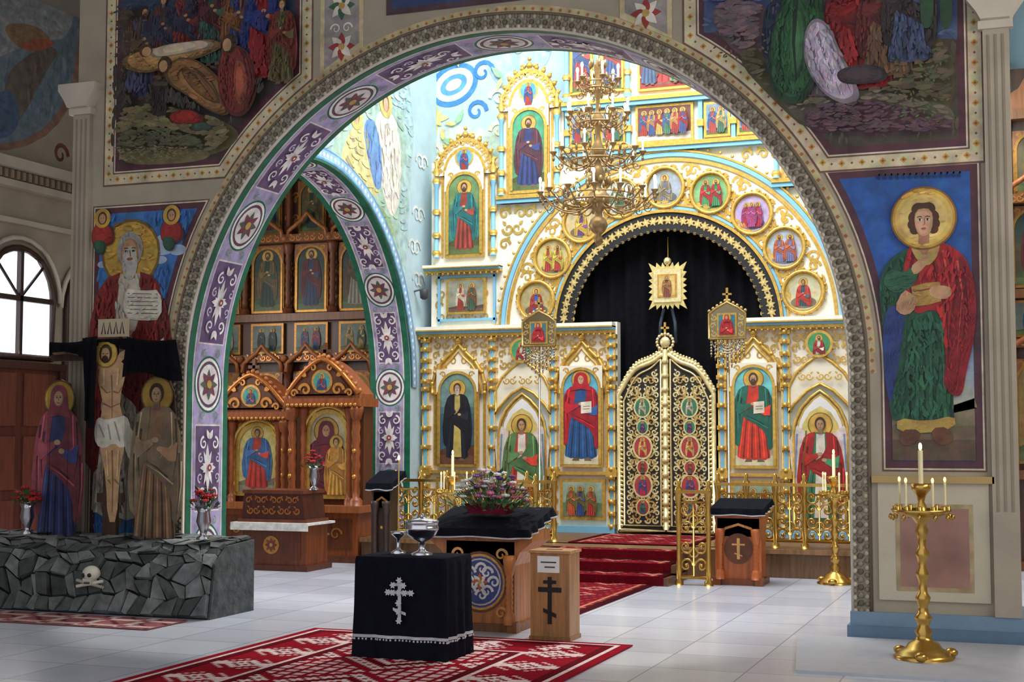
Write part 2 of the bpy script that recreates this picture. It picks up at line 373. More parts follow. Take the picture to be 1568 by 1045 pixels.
# --- murals ------------------------------------------------------------------
def inset(pts,d):
    n=len(pts); A=sum(pts[i-1][0]*pts[i][1]-pts[i][0]*pts[i-1][1] for i in range(n)); sg=1 if A>0 else -1; out=[]
    for i in range(n):
        p0,p1,p2=pts[i-1],pts[i],pts[(i+1)%n]
        def nn(a,b):
            dx,dy=b[0]-a[0],b[1]-a[1]; l=sqrt(dx*dx+dy*dy) or 1; return (-dy/l*sg,dx/l*sg)
        n1=nn(p0,p1); n2=nn(p1,p2); k=1+n1[0]*n2[0]+n1[1]*n2[1]; k=max(k,.4)
        out.append((p1[0]+(n1[0]+n2[0])/k*d,p1[1]+(n1[1]+n2[1])/k*d))
    return out
FW=lambda a,b,l:(a,Y0-.002-l,b)
def W(pts): return [onY(x,y,Y0) for x,y in pts]
def dots(p,pts,step,r,col,closed=True):
    n=len(pts); carry=0; p.l+=p.eps; k=p.l
    for i in range(n if closed else n-1):
        a,b=pts[i],pts[(i+1)%n]; dx,dy=b[0]-a[0],b[1]-a[1]; l=sqrt(dx*dx+dy*dy); t=carry
        while t<l:
            p.mb.add([p.mp(a[0]+dx*t/l+cx*r,a[1]+dy*t/l+cy*r,k) for cx,cy in ((1,0),(0,1),(-1,0),(0,-1))],[(0,1,2,3)],p.mt,col); t+=step
        carry=t-l
AP=lambda a0,a1,rr,n=14:[(AC-rr*cos(radians(a0+(a1-a0)*i/n)),AS+rr*sin(radians(a0+(a1-a0)*i/n))) for i in range(n+1)]
def mural(name,outer,base,full=True):
    mb=MB(name); p=P(mb,FW,rec=True); o=outer
    if full:
        p.l=.002
        p.poly(inset(o,-.14),(120,84,70)); p.poly(inset(o,-.125),(218,204,168))
        dots(p,inset(o,-.078),.15,.026,(204,150,60)); dots(p,inset(o,-.078),.075,.011,(140,80,60))
    p.poly(inset(o,-.032),(120,84,70)); p.poly(inset(o,-.02),(225,215,190)); p.poly(inset(o,-.008),(90,52,62)); p.poly(inset(o,.045),base)
    p.first=len(p.rec)-1; return mb,p
def bbox(o):
    xs=[a for a,b in o]; ys=[b for a,b in o]; return (min(xs),max(xs),min(ys),min(max(ys),5.4))
def soft(pts,k=1):
    # Chaikin rounding so painted shapes have soft contours
    for _ in range(k):
        q=[]
        for i in range(len(pts)):
            a=pts[i]; b=pts[(i+1)%len(pts)]; q+=[(a[0]*.75+b[0]*.25,a[1]*.75+b[1]*.25),(a[0]*.25+b[0]*.75,a[1]*.25+b[1]*.75)]
        pts=q
    return pts
RO=AR+.34
bl=onY(178,262,Y0); z2=bl[1]
xr=onY(458,60,Y0)[0]
a_lo=math.degrees(math.asin((z2-AS)/RO)); a_hi=math.degrees(math.acos((AC-xr)/RO))
outer=[(bl[0],6.2),(bl[0],z2)]+AP(a_lo,a_hi,RO)+[(xr,6.2)]
mb,p=mural('mural_lamentation_scene',outer,(70,64,58))
def pp(pts,c,s=2): p.poly(soft(W(pts),s) if s else W(pts),c)
def tri(pts,c):
    # shape with darker shadow side and lighter core
    o=soft(W(pts),2); p.poly(o,shade(c,.72)); cx=sum(a for a,b in o)/len(o); cz=sum(b for a,b in o)/len(o)
    p.poly([(cx+(a-cx)*.86-.012,cz+(b-cz)*.9+.008) for a,b in o],c); p.poly([(cx+(a-cx)*.5-.02,cz+(b-cz)*.62+.015) for a,b in o],shade(c,1.14))
def fig(cx,y0,y1,robe,cloak,**k):
    a=onY(cx,y1,Y0); b=onY(cx,y0,Y0); saint(p,a[0],a[1],b[1]-a[1],robe,cloak,**k)
pp([(186,-60),(452,-60),(452,80),(350,70),(280,60),(186,80)],(58,74,102),0)
pp([(186,30),(215,10),(250,25),(300,5),(340,40),(400,30),(448,60),(448,110),(300,120),(190,130)],(84,68,62))
pp([(188,175),(220,165),(250,160),(290,172),(330,180),(352,190),(372,208),(335,240),(188,252)],(118,108,76))
pp([(188,205),(240,195),(330,212),(318,246),(188,254)],(92,92,66)); pp([(188,228),(300,226),(330,236),(300,250),(188,254)],(130,120,86))
fig(222,8,150,(70,72,104),(104,80,60),halo=None,beard=1); fig(252,-10,120,(96,60,50),(60,66,90),halo=None); fig(288,-25,112,(130,50,44),(60,60,84),halo=None,beard=1)
fig(330,-40,100,(60,90,80),(96,44,50)); fig(372,-30,112,(56,66,110),(140,90,50),w=1.1); fig(412,-40,124,(150,34,40),(46,60,124),w=1.2); fig(440,0,130,(96,86,50),(120,50,40),halo=None)
tri([(194,96),(225,82),(262,76),(300,68),(338,64),(354,76),(322,92),(280,102),(238,118),(206,112)],(176,136,84))
tri([(238,82),(268,73),(300,69),(332,66),(342,76),(310,84),(270,92),(244,94)],(206,186,160)); q=onY(236,84,Y0); p.ell(q[0]-.01,q[1]+.01,.07,.06,(90,60,40),16); p.ell(*q,.05,.045,(196,150,110),14)
tri([(260,106),(290,90),(318,98),(348,124),(370,160),(360,184),(330,174),(300,152),(266,132)],(150,108,66)); tri([(285,108),(312,112),(340,140),(352,165),(330,160),(300,136)],(128,88,54))
for q in ([(280,108),(310,120),(340,160)],[(300,102),(335,130),(356,168)]): p.line(W(q),lambda t:.03*(1.1-t),(90,60,40))
q=onY(264,104,Y0); p.ell(*q,.075,.08,(80,52,36),18); p.ell(q[0]-.015,q[1]-.01,.045,.055,(190,146,108),14)
tri([(350,78),(380,72),(402,100),(406,150),(384,186),(356,178),(342,130)],(124,50,44)); tri([(372,90),(392,104),(394,150),(378,176),(368,140)],(156,80,58)); q=onY(362,72,Y0); p.ell(*q,.08,.085,(70,48,34),18); p.ell(q[0]-.02,q[1]-.01,.045,.06,(190,146,108),14)
for q in ([(360,90),(352,130),(362,170)],[(384,84),(392,130),(384,176)]): p.line(W(q),lambda t:.03*(1.1-t),(70,26,28))
pp([(244,134),(268,134),(266,184),(246,182)],(50,42,42),0); pp([(246,130),(270,130),(268,136),(246,136)],(84,70,60),0); tri([(268,180),(300,170),(324,182),(322,194),(278,196)],(150,40,34)); tri([(300,197),(330,190),(344,202),(310,208)],(60,80,70))
p.strokes(bbox(outer),6000,.09,p.first); mb.build()
z3=onY(200,318,Y0)[1]; lx=onY(146,400,Y0)[0]
outer=[(lx,z3),(lx,.3),(AC-AR-.2,.3)]+AP(4,math.degrees(math.asin((z3-AS)/(AR+.26))),AR+.26,9)
mb,p=mural('mural_prophet_elder',outer,(66,118,184),False)
def cloud(cx,cy,s):
    q=onY(cx,cy,Y0)
    for dx,dy,r in ((0,0,1),(-.13,-.02,.7),(.13,-.02,.75),(.05,.05,.6)): p.ell(q[0]+dx*s,q[1]+dy*s,.1*s*r,.055*s*r,(176,192,214),14)
for c in ((172,402,.8),(250,380,1.2),(230,396,.9),(250,366,.7)): cloud(*c)
fig(194,346,800,(200,190,174),(136,44,40),beard=1.6,hair=(160,156,150),w=.9)
pp([(192,442),(220,446),(250,444),(250,490),(222,492),(192,488)],(226,218,200),1)
for k in range(6): p.line(W([(198,450+k*6),(244,451+k*6)]),.006,(90,70,60))
for cx,cy in ((160,335),(266,330)):
    tri([(cx-14,cy+12),(cx,cy+8),(cx+14,cy+12),(cx+20,cy+28),(cx+14,cy+42),(cx-14,cy+44),(cx-18,cy+28)],(156,50,44)); tri([(cx-14,cy+34),(cx+6,cy+34),(cx+4,cy+56),(cx-12,cy+54)],(50,90,70))
    q=onY(cx,cy,Y0); p.ell(*q,.09,.09,(206,164,72)); p.ell(q[0],q[1],.05,.06,(90,60,40)); p.ell(q[0],q[1]-.005,.035,.045,SK)
    for sg in (-1,1): p.ell(q[0]+sg*.014,q[1],.006,.004,(50,34,26),6)
p.strokes(bbox(outer),2400,.07,p.first,.1); mb.build()
br=onY(1478,222,Y0); xl=onY(1072,40,Y0)[0]
a_hi=math.degrees(math.acos((xl-AC)/RO)); a_lo=math.degrees(math.asin((br[1]-AS)/RO))
arc=[(AC+RO*cos(radians(a_hi+(a_lo-a_hi)*i/14)),AS+RO*sin(radians(a_hi+(a_lo-a_hi)*i/14))) for i in range(15)]
outer=[(xl,6.2)]+arc+[(br[0],br[1]),(br[0],6.2)]
mb,p=mural('mural_women_at_tomb',outer,(80,72,60))
pp([(1080,-60),(1466,-60),(1466,60),(1078,50)],(84,98,138),0); pp([(1084,20),(1120,0),(1180,10),(1220,60),(1180,106),(1120,80)],(112,92,100))
pp([(1120,84),(1180,74),(1240,60),(1340,44),(1462,50),(1462,203),(1245,208),(1190,160)],(92,84,60)); pp([(1180,140),(1230,150),(1300,130),(1380,150),(1462,160),(1462,204),(1245,208)],(112,102,86))
pp([(1225,175),(1270,162),(1330,152),(1400,170),(1462,185),(1462,205),(1245,208)],(98,72,80))
fig(1195,-20,112,(60,70,96),(44,60,84),veil=1); fig(1268,-50,150,(140,120,130),(100,56,64),veil=1,w=1.3); fig(1322,-70,140,(150,34,36),(126,30,34),veil=1,w=1.4)
fig(1362,-60,120,(110,80,60),(100,40,40),w=1.3); fig(1395,-70,100,(70,80,110),(60,50,50),w=1.2)
tri([(1188,40),(1212,-14),(1236,-38),(1262,-22),(1266,40),(1256,115),(1240,156),(1212,166),(1184,144),(1178,90)],(42,86,52)); tri([(1212,30),(1232,10),(1240,60),(1230,120),(1214,130)],(62,108,70))
for q in ([(1200,40),(1196,90),(1206,140)],[(1222,0),(1218,70),(1224,150)],[(1246,0),(1250,60),(1240,130)]): p.line(W(q),lambda t:.035*(1.15-t),(20,50,32))
q=onY(1222,-25,Y0); p.ell(*q,.12,.14,(60,100,64)); p.ell(q[0]+.02,q[1]-.01,.06,.08,SK)
tri([(1236,46),(1252,30),(1272,42),(1290,84),(1308,120),(1322,154),(1300,166),(1268,152),(1244,122),(1232,88)],(184,170,186))
for q in ([(1252,50),(1270,100),(1290,150)],[(1266,50),(1286,100),(1306,146)],[(1244,70),(1256,110),(1272,140)]): p.line(W(q),lambda t:.022*(1.15-t),(128,114,140))
tri([(1282,112),(1320,102),(1356,106),(1364,128),(1320,134),(1288,132)],(66,52,58))
for n,x0,y0,ww,hh,g in ((110,1365,95,95,95,96),(60,1100,45,75,45,80)):
    for k in range(n):
        q=onY(x0+R.random()*ww,y0+R.random()*hh,Y0); l=p.l; p.leaf(q[0],q[1],.035,.014,R.random()*6,(60+R.randint(0,60),g+R.randint(-20,20),60)); p.l=l+1e-5
p.l+=.0005
pp([(1412,-40),(1422,-46),(1430,-40),(1432,40),(1422,50),(1410,45)],(44,74,50)); pp([(1442,-30),(1450,-36),(1458,-30),(1460,50),(1440,50)],(40,70,46))
p.strokes(bbox(outer),6000,.09,p.first); mb.build()
zt=onY(1400,254,Y0)[1]-.02; zb=onY(1420,716,Y0)[1]; rx=onY(1500,500,Y0)[0]
at=math.degrees(math.asin((zt-AS)/(AR+.26)))
arc=[(AC+(AR+.26)*cos(radians(at*(1-i/9))),AS+(AR+.26)*sin(radians(at*(1-i/9)))) for i in range(10)]
outer=[(rx,zt)]+arc+[(AC+AR+.26,zb),(rx,zb)]
mb,p=mural('mural_standing_martyr',outer,(44,92,168),False)
x0p=outer[-2][0]+.045; x1p=rx-.045
bands=[(44,92,168),(48,95,169),(54,100,171),(62,107,174),(72,115,177),(84,124,180),(98,133,182),(112,142,184),(126,149,182),(140,156,180),(152,163,177),(162,168,174),(172,172,166),(180,176,158),(188,180,150),(192,180,142),(190,177,132),(186,172,124),(178,165,116),(168,156,108)]
for i,c in enumerate(bands[1:]): p.rect(x0p,x1p,zb+.05,zt-.9-i*.068,c)
p.rect(x0p,x1p,zb+.05,zb+.42,(120,104,80)); p.poly([(x0p,zb+.42),(x0p+.3,zb+.48),(x0p+.6,zb+.43),(x1p,zb+.5),(x1p,zb+.3),(x0p,zb+.3)],(132,120,92)); p.rect(x0p,x1p,zb+.05,zb+.2,(100,80,62))
pbg=len(p.rec)
for k in range(14):
    a=1342+k*9.5; l=p.l; p.line(W([(a,274-k*.3),(a+5,267-k*.3)]),.012,(24,50,100)); p.l=l; p.line(W([(a+5,267-k*.3),(a+4,276-k*.3)]),.012,(24,50,100))
pp([(1382,478),(1400,468),(1440,468),(1456,478),(1459,560),(1461,650),(1440,664),(1400,664),(1374,656),(1380,560)],(44,96,70),1)
for k in range(8): p.line(W([(1388+k*9,490),(1386+k*10,570),(1382+k*11,650)]),lambda t:.01+.014*t,(26,62,46) if k%2 else (74,130,94))
pp([(1374,640),(1420,646),(1462,636),(1464,655),(1420,664),(1374,662)],(196,164,84),1); pp([(1380,658),(1410,658),(1406,676),(1394,684),(1378,680)],(110,70,50),1); pp([(1426,656),(1452,654),(1462,674),(1446,684),(1430,676)],(110,70,50),1)
pp([(1404,376),(1380,386),(1362,400),(1350,420),(1346,445),(1350,480),(1356,530),(1360,590),(1364,640),(1374,646),(1384,640),(1388,570),(1388,500),(1396,460),(1402,420)],(38,86,62))
for q in ([(1362,410),(1358,470),(1368,560),(1372,640)],[(1382,400),(1374,470),(1378,540)]): p.line(W(q),lambda t:.02*(1.1-t),(22,58,42))
pp([(1358,472),(1372,468),(1388,476),(1380,530),(1374,580),(1364,630),(1354,570),(1352,510)],(48,68,128))
pp([(1396,372),(1418,368),(1440,370),(1462,380),(1480,396),(1490,425),(1486,460),(1480,500),(1472,545),(1462,606),(1448,570),(1448,520),(1440,480),(1424,474),(1404,484),(1388,460),(1384,430),(1386,395)],(172,36,38))
pp([(1468,386),(1484,405),(1494,440),(1496,480),(1490,530),(1480,570),(1474,608),(1458,606),(1444,592),(1450,540),(1456,490),(1464,440)],(142,26,34))
for q in ([(1400,385),(1392,430),(1400,475)],[(1425,380),(1434,430),(1418,470)],[(1452,385),(1466,430),(1456,500),(1452,560)],[(1475,410),(1482,480),(1464,590)],[(1440,440),(1450,480),(1452,520)]): p.line(W(q),lambda t:.026*(1.15-t),(104,16,26))
for q in ([(1412,382),(1410,440),(1420,462)],[(1444,384),(1454,440),(1448,490)],[(1466,400),(1474,450),(1466,540)]): p.line(W(q),lambda t:.016*(1.1-t),(214,92,80))
pp([(1392,372),(1400,392),(1410,404),(1420,408),(1430,402),(1438,388),(1440,372),(1430,366),(1402,366)],(200,164,92),1); pp([(1402,360),(1428,360),(1426,380),(1416,394),(1406,382)],(176,126,92),1)
pp([(1350,430),(1364,448),(1380,450),(1400,438),(1410,416),(1400,406),(1384,420),(1366,410)],(50,98,70)); pp([(1394,410),(1408,398),(1420,388),(1427,396),(1418,408),(1402,424)],(200,154,116),1)
pp([(1396,440),(1418,434),(1440,432),(1442,462),(1420,468),(1400,470)],(184,144,74),0); p.line(W([(1400,448),(1438,440)]),.012,(120,80,40)); pp([(1424,440),(1442,437),(1460,442),(1455,458),(1436,459),(1423,453)],(200,154,116),1); pp([(1370,472),(1384,444),(1396,450),(1408,458),(1398,480),(1382,484)],(200,154,116),1)
q=onY(1415,335,Y0); p.ell(*q,.235,.235,(140,96,40),36); p.ell(*q,.222,.222,(206,160,70),36); p.ell(*q,.205,.205,(226,190,100),36); p.ell(*q,.17,.17,(234,202,120),36)
hq=onY(1415,338,Y0); hx,hz=hq
for dx,dz,r in ((0,.045,.085),(-.055,.02,.055),(.055,.02,.055),(-.07,-.03,.045),(.07,-.03,.045),(-.065,-.07,.035),(.068,-.07,.035),(-.035,.08,.05),(.035,.08,.05)): p.ell(hx+dx,hz+dz,r,r,(84,52,32) if dx else (94,60,38),14)
p.poly([(hx-.036,hz-.17),(hx-.036,hz-.05),(hx+.036,hz-.05),(hx+.036,hz-.17),(hx,hz-.19)],(176,126,92))
face=lambda s:[(hx+s*a,hz-.012+s*b) for a,b in ((0,.095),(.035,.09),(.058,.06),(.064,.02),(.06,-.03),(.046,-.075),(.022,-.102),(0,-.108),(-.022,-.102),(-.046,-.075),(-.06,-.03),(-.064,.02),(-.058,.06),(-.035,.09))]
p.poly(face(1.05),(160,112,82)); p.poly(face(1),(206,158,120)); p.poly([(a-.006,b) for a,b in face(.84)],(218,174,138))
for sg in (-1,1):
    p.ell(hx+sg*.027,hz+.002,.016,.009,(240,230,215),10); p.ell(hx+sg*.027,hz+.002,.008,.009,(46,32,24),8); p.line([(hx+sg*.011,hz+.022),(hx+sg*.028,hz+.028),(hx+sg*.046,hz+.021)],.006,(70,45,30)); p.line([(hx+sg*.012,hz+.01),(hx+sg*.028,hz+.013),(hx+sg*.042,hz+.008)],.003,(90,56,40))
p.line([(hx+.006,hz+.012),(hx+.008,hz-.03),(hx-.004,hz-.04)],.006,(160,110,82)); p.ell(hx,hz-.062,.018,.005,(160,70,62),8); p.ell(hx,hz-.068,.013,.005,(186,96,84),8)
p.strokes(bbox(outer),2600,.07,pbg,.14); mb.build()
mb=MB('wainscot_panel'); p=P(mb,FW)
a=onY(1340,735,Y0); b=onY(1518,925,Y0)
mb.box(a[0]+.02,b[0],Y0-.02,Y0,b[1],a[1]-.02,'plaster',(202,192,170)); p.l=.02
c0=onY(1378,778,Y0); c1=onY(1486,902,Y0); p.rect(c0[0]-.03,c1[0]+.03,c1[1]-.03,c0[1]+.03,(180,160,120)); p.rect(c0[0],c1[0],c1[1],c0[1],(160,118,104),'marble')
mb.box(a[0]-.02,b[0]+.04,Y0-.05,Y0,a[1]-.02,a[1]+.03,'plaster',(186,158,104)); mb.build()
mb=MB('trim_ornament_band'); p=P(mb,FW)
for xa,xb,yb in ((490,556,108),(950,1030,95)):
    A=onY(xa,yb,Y0); B=onY(xb,yb,Y0); x0,x1=A[0],B[0]
    zl0=AS+sqrt((AR+.2)**2-(x0-AC)**2); zl1=AS+sqrt((AR+.2)**2-(x1-AC)**2)
    p.poly([(x0,zl0),(x1,zl1),(x1,6.2),(x0,6.2)],(208,192,150)); p.poly([(x0+.04,zl0+.04),(x1-.04,zl1+.04),(x1-.04,6.2),(x0+.04,6.2)],(158,150,146))
    z=max(zl0,zl1)-.12; cx=(x0+x1)/2; k=0; l=p.l
    while z<5.6:
        p.l=l; p.rosette(cx,z+.14,.13,[(160,56,52),(230,222,205)] if k%2==0 else [(60,100,80),(230,222,205)])
        for s in (-1,1): p.scroll(cx+s*.07,z+.3,.05,(232,226,210),da=s,w=.014,mt='paint')
        z+=.36; k+=1
p.l=0
for i in range(70):
    t0,t1=pi*i/70,pi*(i+1)/70
    mb.add([FW(AC-r*cos(t),AS+r*sin(t),.001) for r,t in ((AR+.14,t0),(AR+.2,t0),(AR+.2,t1),(AR+.14,t1))],[(0,1,2,3)],'paint',(200,182,140))
dd=[(AC-(AR+.17)*cos(pi*i/90),AS+(AR+.17)*sin(pi*i/90)) for i in range(91)]
p.l=.003; dots(p,dd,.08,.016,(170,112,60),False)
xa=onY(592,10,Y0)[0]; xb=onY(925,10,Y0)[0]; zz=onY(760,14,Y0)[1]
p.l=.004; p.rect(xa,xb,zz+.05,6.2,(84,60,70)); p.rect(xa+.05,xb-.05,zz+.1,6.2,(52,70,112)); mb.build()
# --- nave side walls ----------------------------------------------------------
SX=-7.5; SC=13.95; SR=2.44; SS=2.09
sd=lambda a,z,t:(t,a,z)
for nm,t0,t1 in (('wall_left',SX,SX-.56),('wall_right',-1.0,-.44)):
    mb=MB(nm); archwall(mb,sd,t0,t1,SC,SR,SS,7.6,11.52,17.18,'plaster',(190,214,222),(150,140,160),n=80)
    soffit(mb,sd,t0,t1,SC,SR,SS)
    s=1 if t0==SX else -1
    mpw=lambda a,b,l,t0=t0,s=s:(t0+s*(.002+l),a,b)
    p=P(mb,mpw,rec=True)
    def rr(r0,r1,c,n=48):
        p.l+=.001
        for i in range(n):
            ta,tb=pi*i/n,pi*(i+1)/n
            mb.add([mpw(SC-r*cos(t),SS+r*sin(t),p.l) for r,t in ((r0,ta),(r1,ta),(r1,tb),(r0,tb))],[(0,1,2,3)],'paint',c)
    if s==1:
        def V(pts): return [onX(x,y,SX) for x,y in pts]
        arc=[(SC+(SR+.17)*cos(radians(a)),SS+(SR+.17)*sin(radians(a))) for a in (96,84,72,60,48,38,30)]
        p.poly(arc+V([(628,290),(634,200),(626,120),(560,120),(480,170)]),(176,204,204))
        p.poly(arc[1:6]+V([(610,300),(622,240),(618,170),(570,150),(520,190)]),(170,198,180))
        p.poly(soft(V([(518,250),(532,206),(548,186),(568,196),(578,240),(584,294),(566,306),(541,272)]),2),(216,206,146)); p.poly(soft(V([(573,176),(592,164),(608,186),(614,240),(612,312),(600,338),(586,300),(576,238)]),2),(230,224,212))
        p.poly(soft(V([(554,188),(572,178),(582,220),(586,282),(576,296),(564,250)]),2),(110,150,200)); p.poly(soft(V([(546,288),(580,310),(604,350),(600,368),(573,332)]),1),(150,176,130))
        for q in ([(560,200),(568,260)],[(590,190),(600,250),(602,310)],[(540,210),(552,262)],[(600,200),(607,260)],[(582,200),(590,270)],[(530,240),(548,276)]): p.line(V(q),lambda t:.06*(1.2-t),(168,156,124))
        for cx,cy,r in ((545,178,.16),(590,158,.18)):
            q=onX(cx,cy,SX); p.ell(q[0],q[1],r,r,(222,196,110)); p.ell(q[0],q[1],r*.5,r*.62,(120,84,60)); p.ell(q[0],q[1]-.02,r*.38,r*.5,(206,164,130))
        p.strokes((12,16.6,4,7),1600,.18,0,.08)
        for k,(x,y) in enumerate(((640,330),(634,380),(645,250),(640,430))):
            q=onX(x,y,SX)
            for s2 in (-1,1): p.scroll(q[0]+s2*.1,q[1],.12,(240,240,230),da=s2,w=.035,mt='paint')
    rr(SR,SR+.03,(26,96,74)); rr(SR+.03,SR+.17,(96,150,200)); rr(SR+.05,SR+.15,(150,190,224)); dots(p,[(SC-(SR+.1)*cos(pi*i/80),SS+(SR+.1)*sin(pi*i/80)) for i in range(81)],.09,.03,(236,240,244),False)
    mb.build()
mb=MB('wall_back'); mb.box(-12,4,17.2,17.4,0,7.6,'plaster',(186,216,230))
p=P(mb,lambda a,b,l:(a,17.195-l,b),eps=.0008)
def B(pts): return [onY(x,y,17.2) for x,y in pts]
p.poly(soft(B([(640,300),(655,200),(690,190),(760,200),(790,160),(780,330),(660,340)]),2),(206,224,206)); p.poly(soft(B([(700,-40),(860,-40),(850,90),(790,150),(750,120),(735,60)]),2),(170,206,232))
q=B([(695,130)])[0]; p.ell(*q,.36,.28,(70,140,205),28,rot=.4); p.ell(*q,.29,.21,(206,228,240),28,rot=.4); p.ell(*q,.2,.13,(96,164,214),24,rot=.4); p.ell(*q,.12,.07,(232,240,244),20,rot=.4)
for (ln,an) in ((.28,pi/2),(.28,-pi/2),(.22,0),(.22,pi),(.15,pi/4),(.15,3*pi/4),(.15,-pi/4),(.15,-3*pi/4)):
    q=B([(666,182)])[0]; p.leaf(q[0],q[1],ln,.09,an,(236,222,140))
for x,y,s in ((745,110,.16),(735,170,.15),(760,200,.12),(662,235,.14),(655,100,.15),(690,60,.16),(760,50,.15),(820,40,.15),(790,75,.1),(680,250,.1),(760,150,.12),(720,215,.1),(655,290,.12),(650,40,.14),(725,20,.13),(780,15,.12),(845,70,.1),(850,10,.12)):
    q=B([(x,y)])[0]; p.scroll(q[0],q[1],s,(60,130,200) if (x//5)%2 else (244,240,200),da=1 if x%2 else -1,w=.05,mt='paint')
for x,y in ((660,200),(680,215),(700,190),(720,220),(650,280),(655,260),(740,240),(770,120),(745,60),(700,85)):
    q=B([(x,y)])[0]; p.leaf(q[0],q[1],.22,.08,y*.7,(150,196,150)); p.leaf(q[0],q[1],.18,.06,y*.7+2,(236,224,140))
mb.build()
mb=MB('ceiling')
mb.box(-12,-8.06,10.8,17.2,6.6,6.8,'plaster',(150,140,125)); mb.box(-.44,4,10.8,17.2,6.6,6.8,'plaster',(150,140,125))
mb.box(-12,4,3,10.8,6.6,6.8,'plaster',(170,160,145)); mb.build()
AX=-11.0
mb=MB('wall_aisle_left'); mb.box(AX-.2,AX,3,17.2,0,6.6,'plaster',(170,154,134))
p=P(mb,lambda a,b,l:(AX+.002+l,a,b),rec=True)
mb.box(AX,AX+.12,3,17.2,4.3,4.38,'plaster',(190,176,156)); mb.box(AX,AX+.2,3,17.2,4.5,4.62,'plaster',(196,182,162))
for i in range(70): mb.box(AX,AX+.15,10.5+i*.1,10.55+i*.1,4.39,4.48,'plaster',(150,128,106))
mb.box(AX,AX+.06,3,17.2,3.9,3.96,'plaster',(196,182,162))
def V(pts): return [onX(x,y,AX) for x,y in pts]
p.poly(V([(-60,232),(10,230),(40,224),(70,208),(92,186),(110,156),(122,120),(128,60),(128,-60),(-60,-60)]),(150,110,90)); p.poly(V([(-60,222),(8,220),(36,214),(64,198),(84,178),(100,150),(112,116),(120,60),(120,-60),(-60,-60)]),(116,128,138))
p.poly(soft(V([(-40,120),(-10,90),(40,70),(80,60),(100,60),(116,20),(116,-60),(-40,-60)]),2),(156,156,154)); p.poly(soft(V([(10,110),(40,86),(70,68),(92,78),(76,100),(60,130),(40,170),(20,196),(2,170)]),2),(112,98,88)); p.poly(soft(V([(0,40),(30,34),(60,42),(80,60),(60,74),(30,78)]),2),(150,118,88))
p.poly(soft(V([(-20,150),(16,134),(28,160),(30,190),(10,214),(-30,210)]),2),(84,100,124)); p.poly(soft(V([(30,66),(58,58),(88,64),(70,76),(40,80)]),2),(172,96,70)); p.strokes((10,14.8,4.7,6.5),900,.16,1,.12); p.scroll(*V([(96,238)])[0],.14,(120,60,50),w=.05,mt='paint')
mb.build()
def arched_window(name,yc,hw,z0,zs):
    mb=MB(name); X=AX+.01
    ap=archpts(yc,hw,zs,14)
    mb.add([(X,a,b) for a,b in [(yc-hw,z0)]+ap+[(yc+hw,z0)]],[list(range(len(ap)+2))],'pane',(225,232,240))
    mb.tube([(X+.03,yc-hw,z0)]+[(X+.03,a,b) for a,b in ap]+[(X+.03,yc+hw,z0),(X+.03,yc-hw,z0)],.04,'wood',(70,44,34),6)
    mb.box(X,X+.06,yc-.025,yc+.025,z0,zs+hw,'wood',(60,40,34)); mb.box(X,X+.06,yc-hw,yc+hw,zs-.03,zs+.03,'wood',(60,40,34))
    for an in (45,135): mb.tube([(X+.03,yc,zs),(X+.03,yc+hw*cos(radians(an)),zs+hw*sin(radians(an)))],.018,'wood',(60,40,34))
    mb.tube([(X+.04,a,b) for a,b in archpts(yc,hw+.12,zs,14)],.03,'plaster',(206,196,178),6)
    mb.build()
arched_window('window_1',13.22,.58,2.38,3.05); arched_window('window_2',14.64,.58,1.6,3.0); arched_window('window_3',11.3,.58,2.35,3.05)
mb=MB('door_1'); DX=AX+.003; mb.box(DX,AX+.08,12.48,13.86,0,2.28,'wood',(92,44,34))
for k in range(3):
    for j in range(2): mb.box(AX+.08,AX+.1,12.58+j*.68,13.12+j*.68,.15+k*.72,.75+k*.72,'wood',(112,58,44))
mb.box(DX,AX+.12,12.38,12.48,0,2.3,'wood',(70,36,28)); mb.box(DX,AX+.12,13.86,13.96,0,2.3,'wood',(70,36,28)); mb.box(DX,AX+.14,12.38,13.96,2.24,2.32,'wood',(70,36,28)); mb.build()
mb=MB('wall_aisle_right'); mb.box(3.4,3.6,3,17.2,0,6.6,'plaster',(176,160,140)); mb.build()
# ================================================================ SOLEA
mb=MB('solea_platform'); mb.box(-7.48,-1.02,15.0,17.18,0,.3,'wood',(120,88,60)); mb.box(-7.48,-1.02,14.95,15.05,.25,.3,'wood',(150,110,72))
mb.prism([(-5.5,15.0),(-5.3,14.7),(-4.95,14.55),(-3.55,14.55),(-3.2,14.7),(-3.0,15.0)],0,.3,'wood',(128,94,64),'Z'); mb.build()
def grid_rug(mb,x0,x1,y0,y1,z,cell,fn):
    nx=int((x1-x0)/cell); ny=int((y1-y0)/cell); mb.box(x0,x1,y0,y1,z-.008,z,'carpet',fn(0,0,nx,ny,True))
    for i in range(nx):
        for j in range(ny):
            c=fn(i,j,nx,ny,False)
            if c: a=x0+i*(x1-x0)/nx; b=y0+j*(y1-y0)/ny; mb.add([(a,b,z+.0015),(a+(x1-x0)/nx,b,z+.0015),(a+(x1-x0)/nx,b+(y1-y0)/ny,z+.0015),(a,b+(y1-y0)/ny,z+.0015)],[(0,1,2,3)],'carpet',c)
PK=(232,206,202)
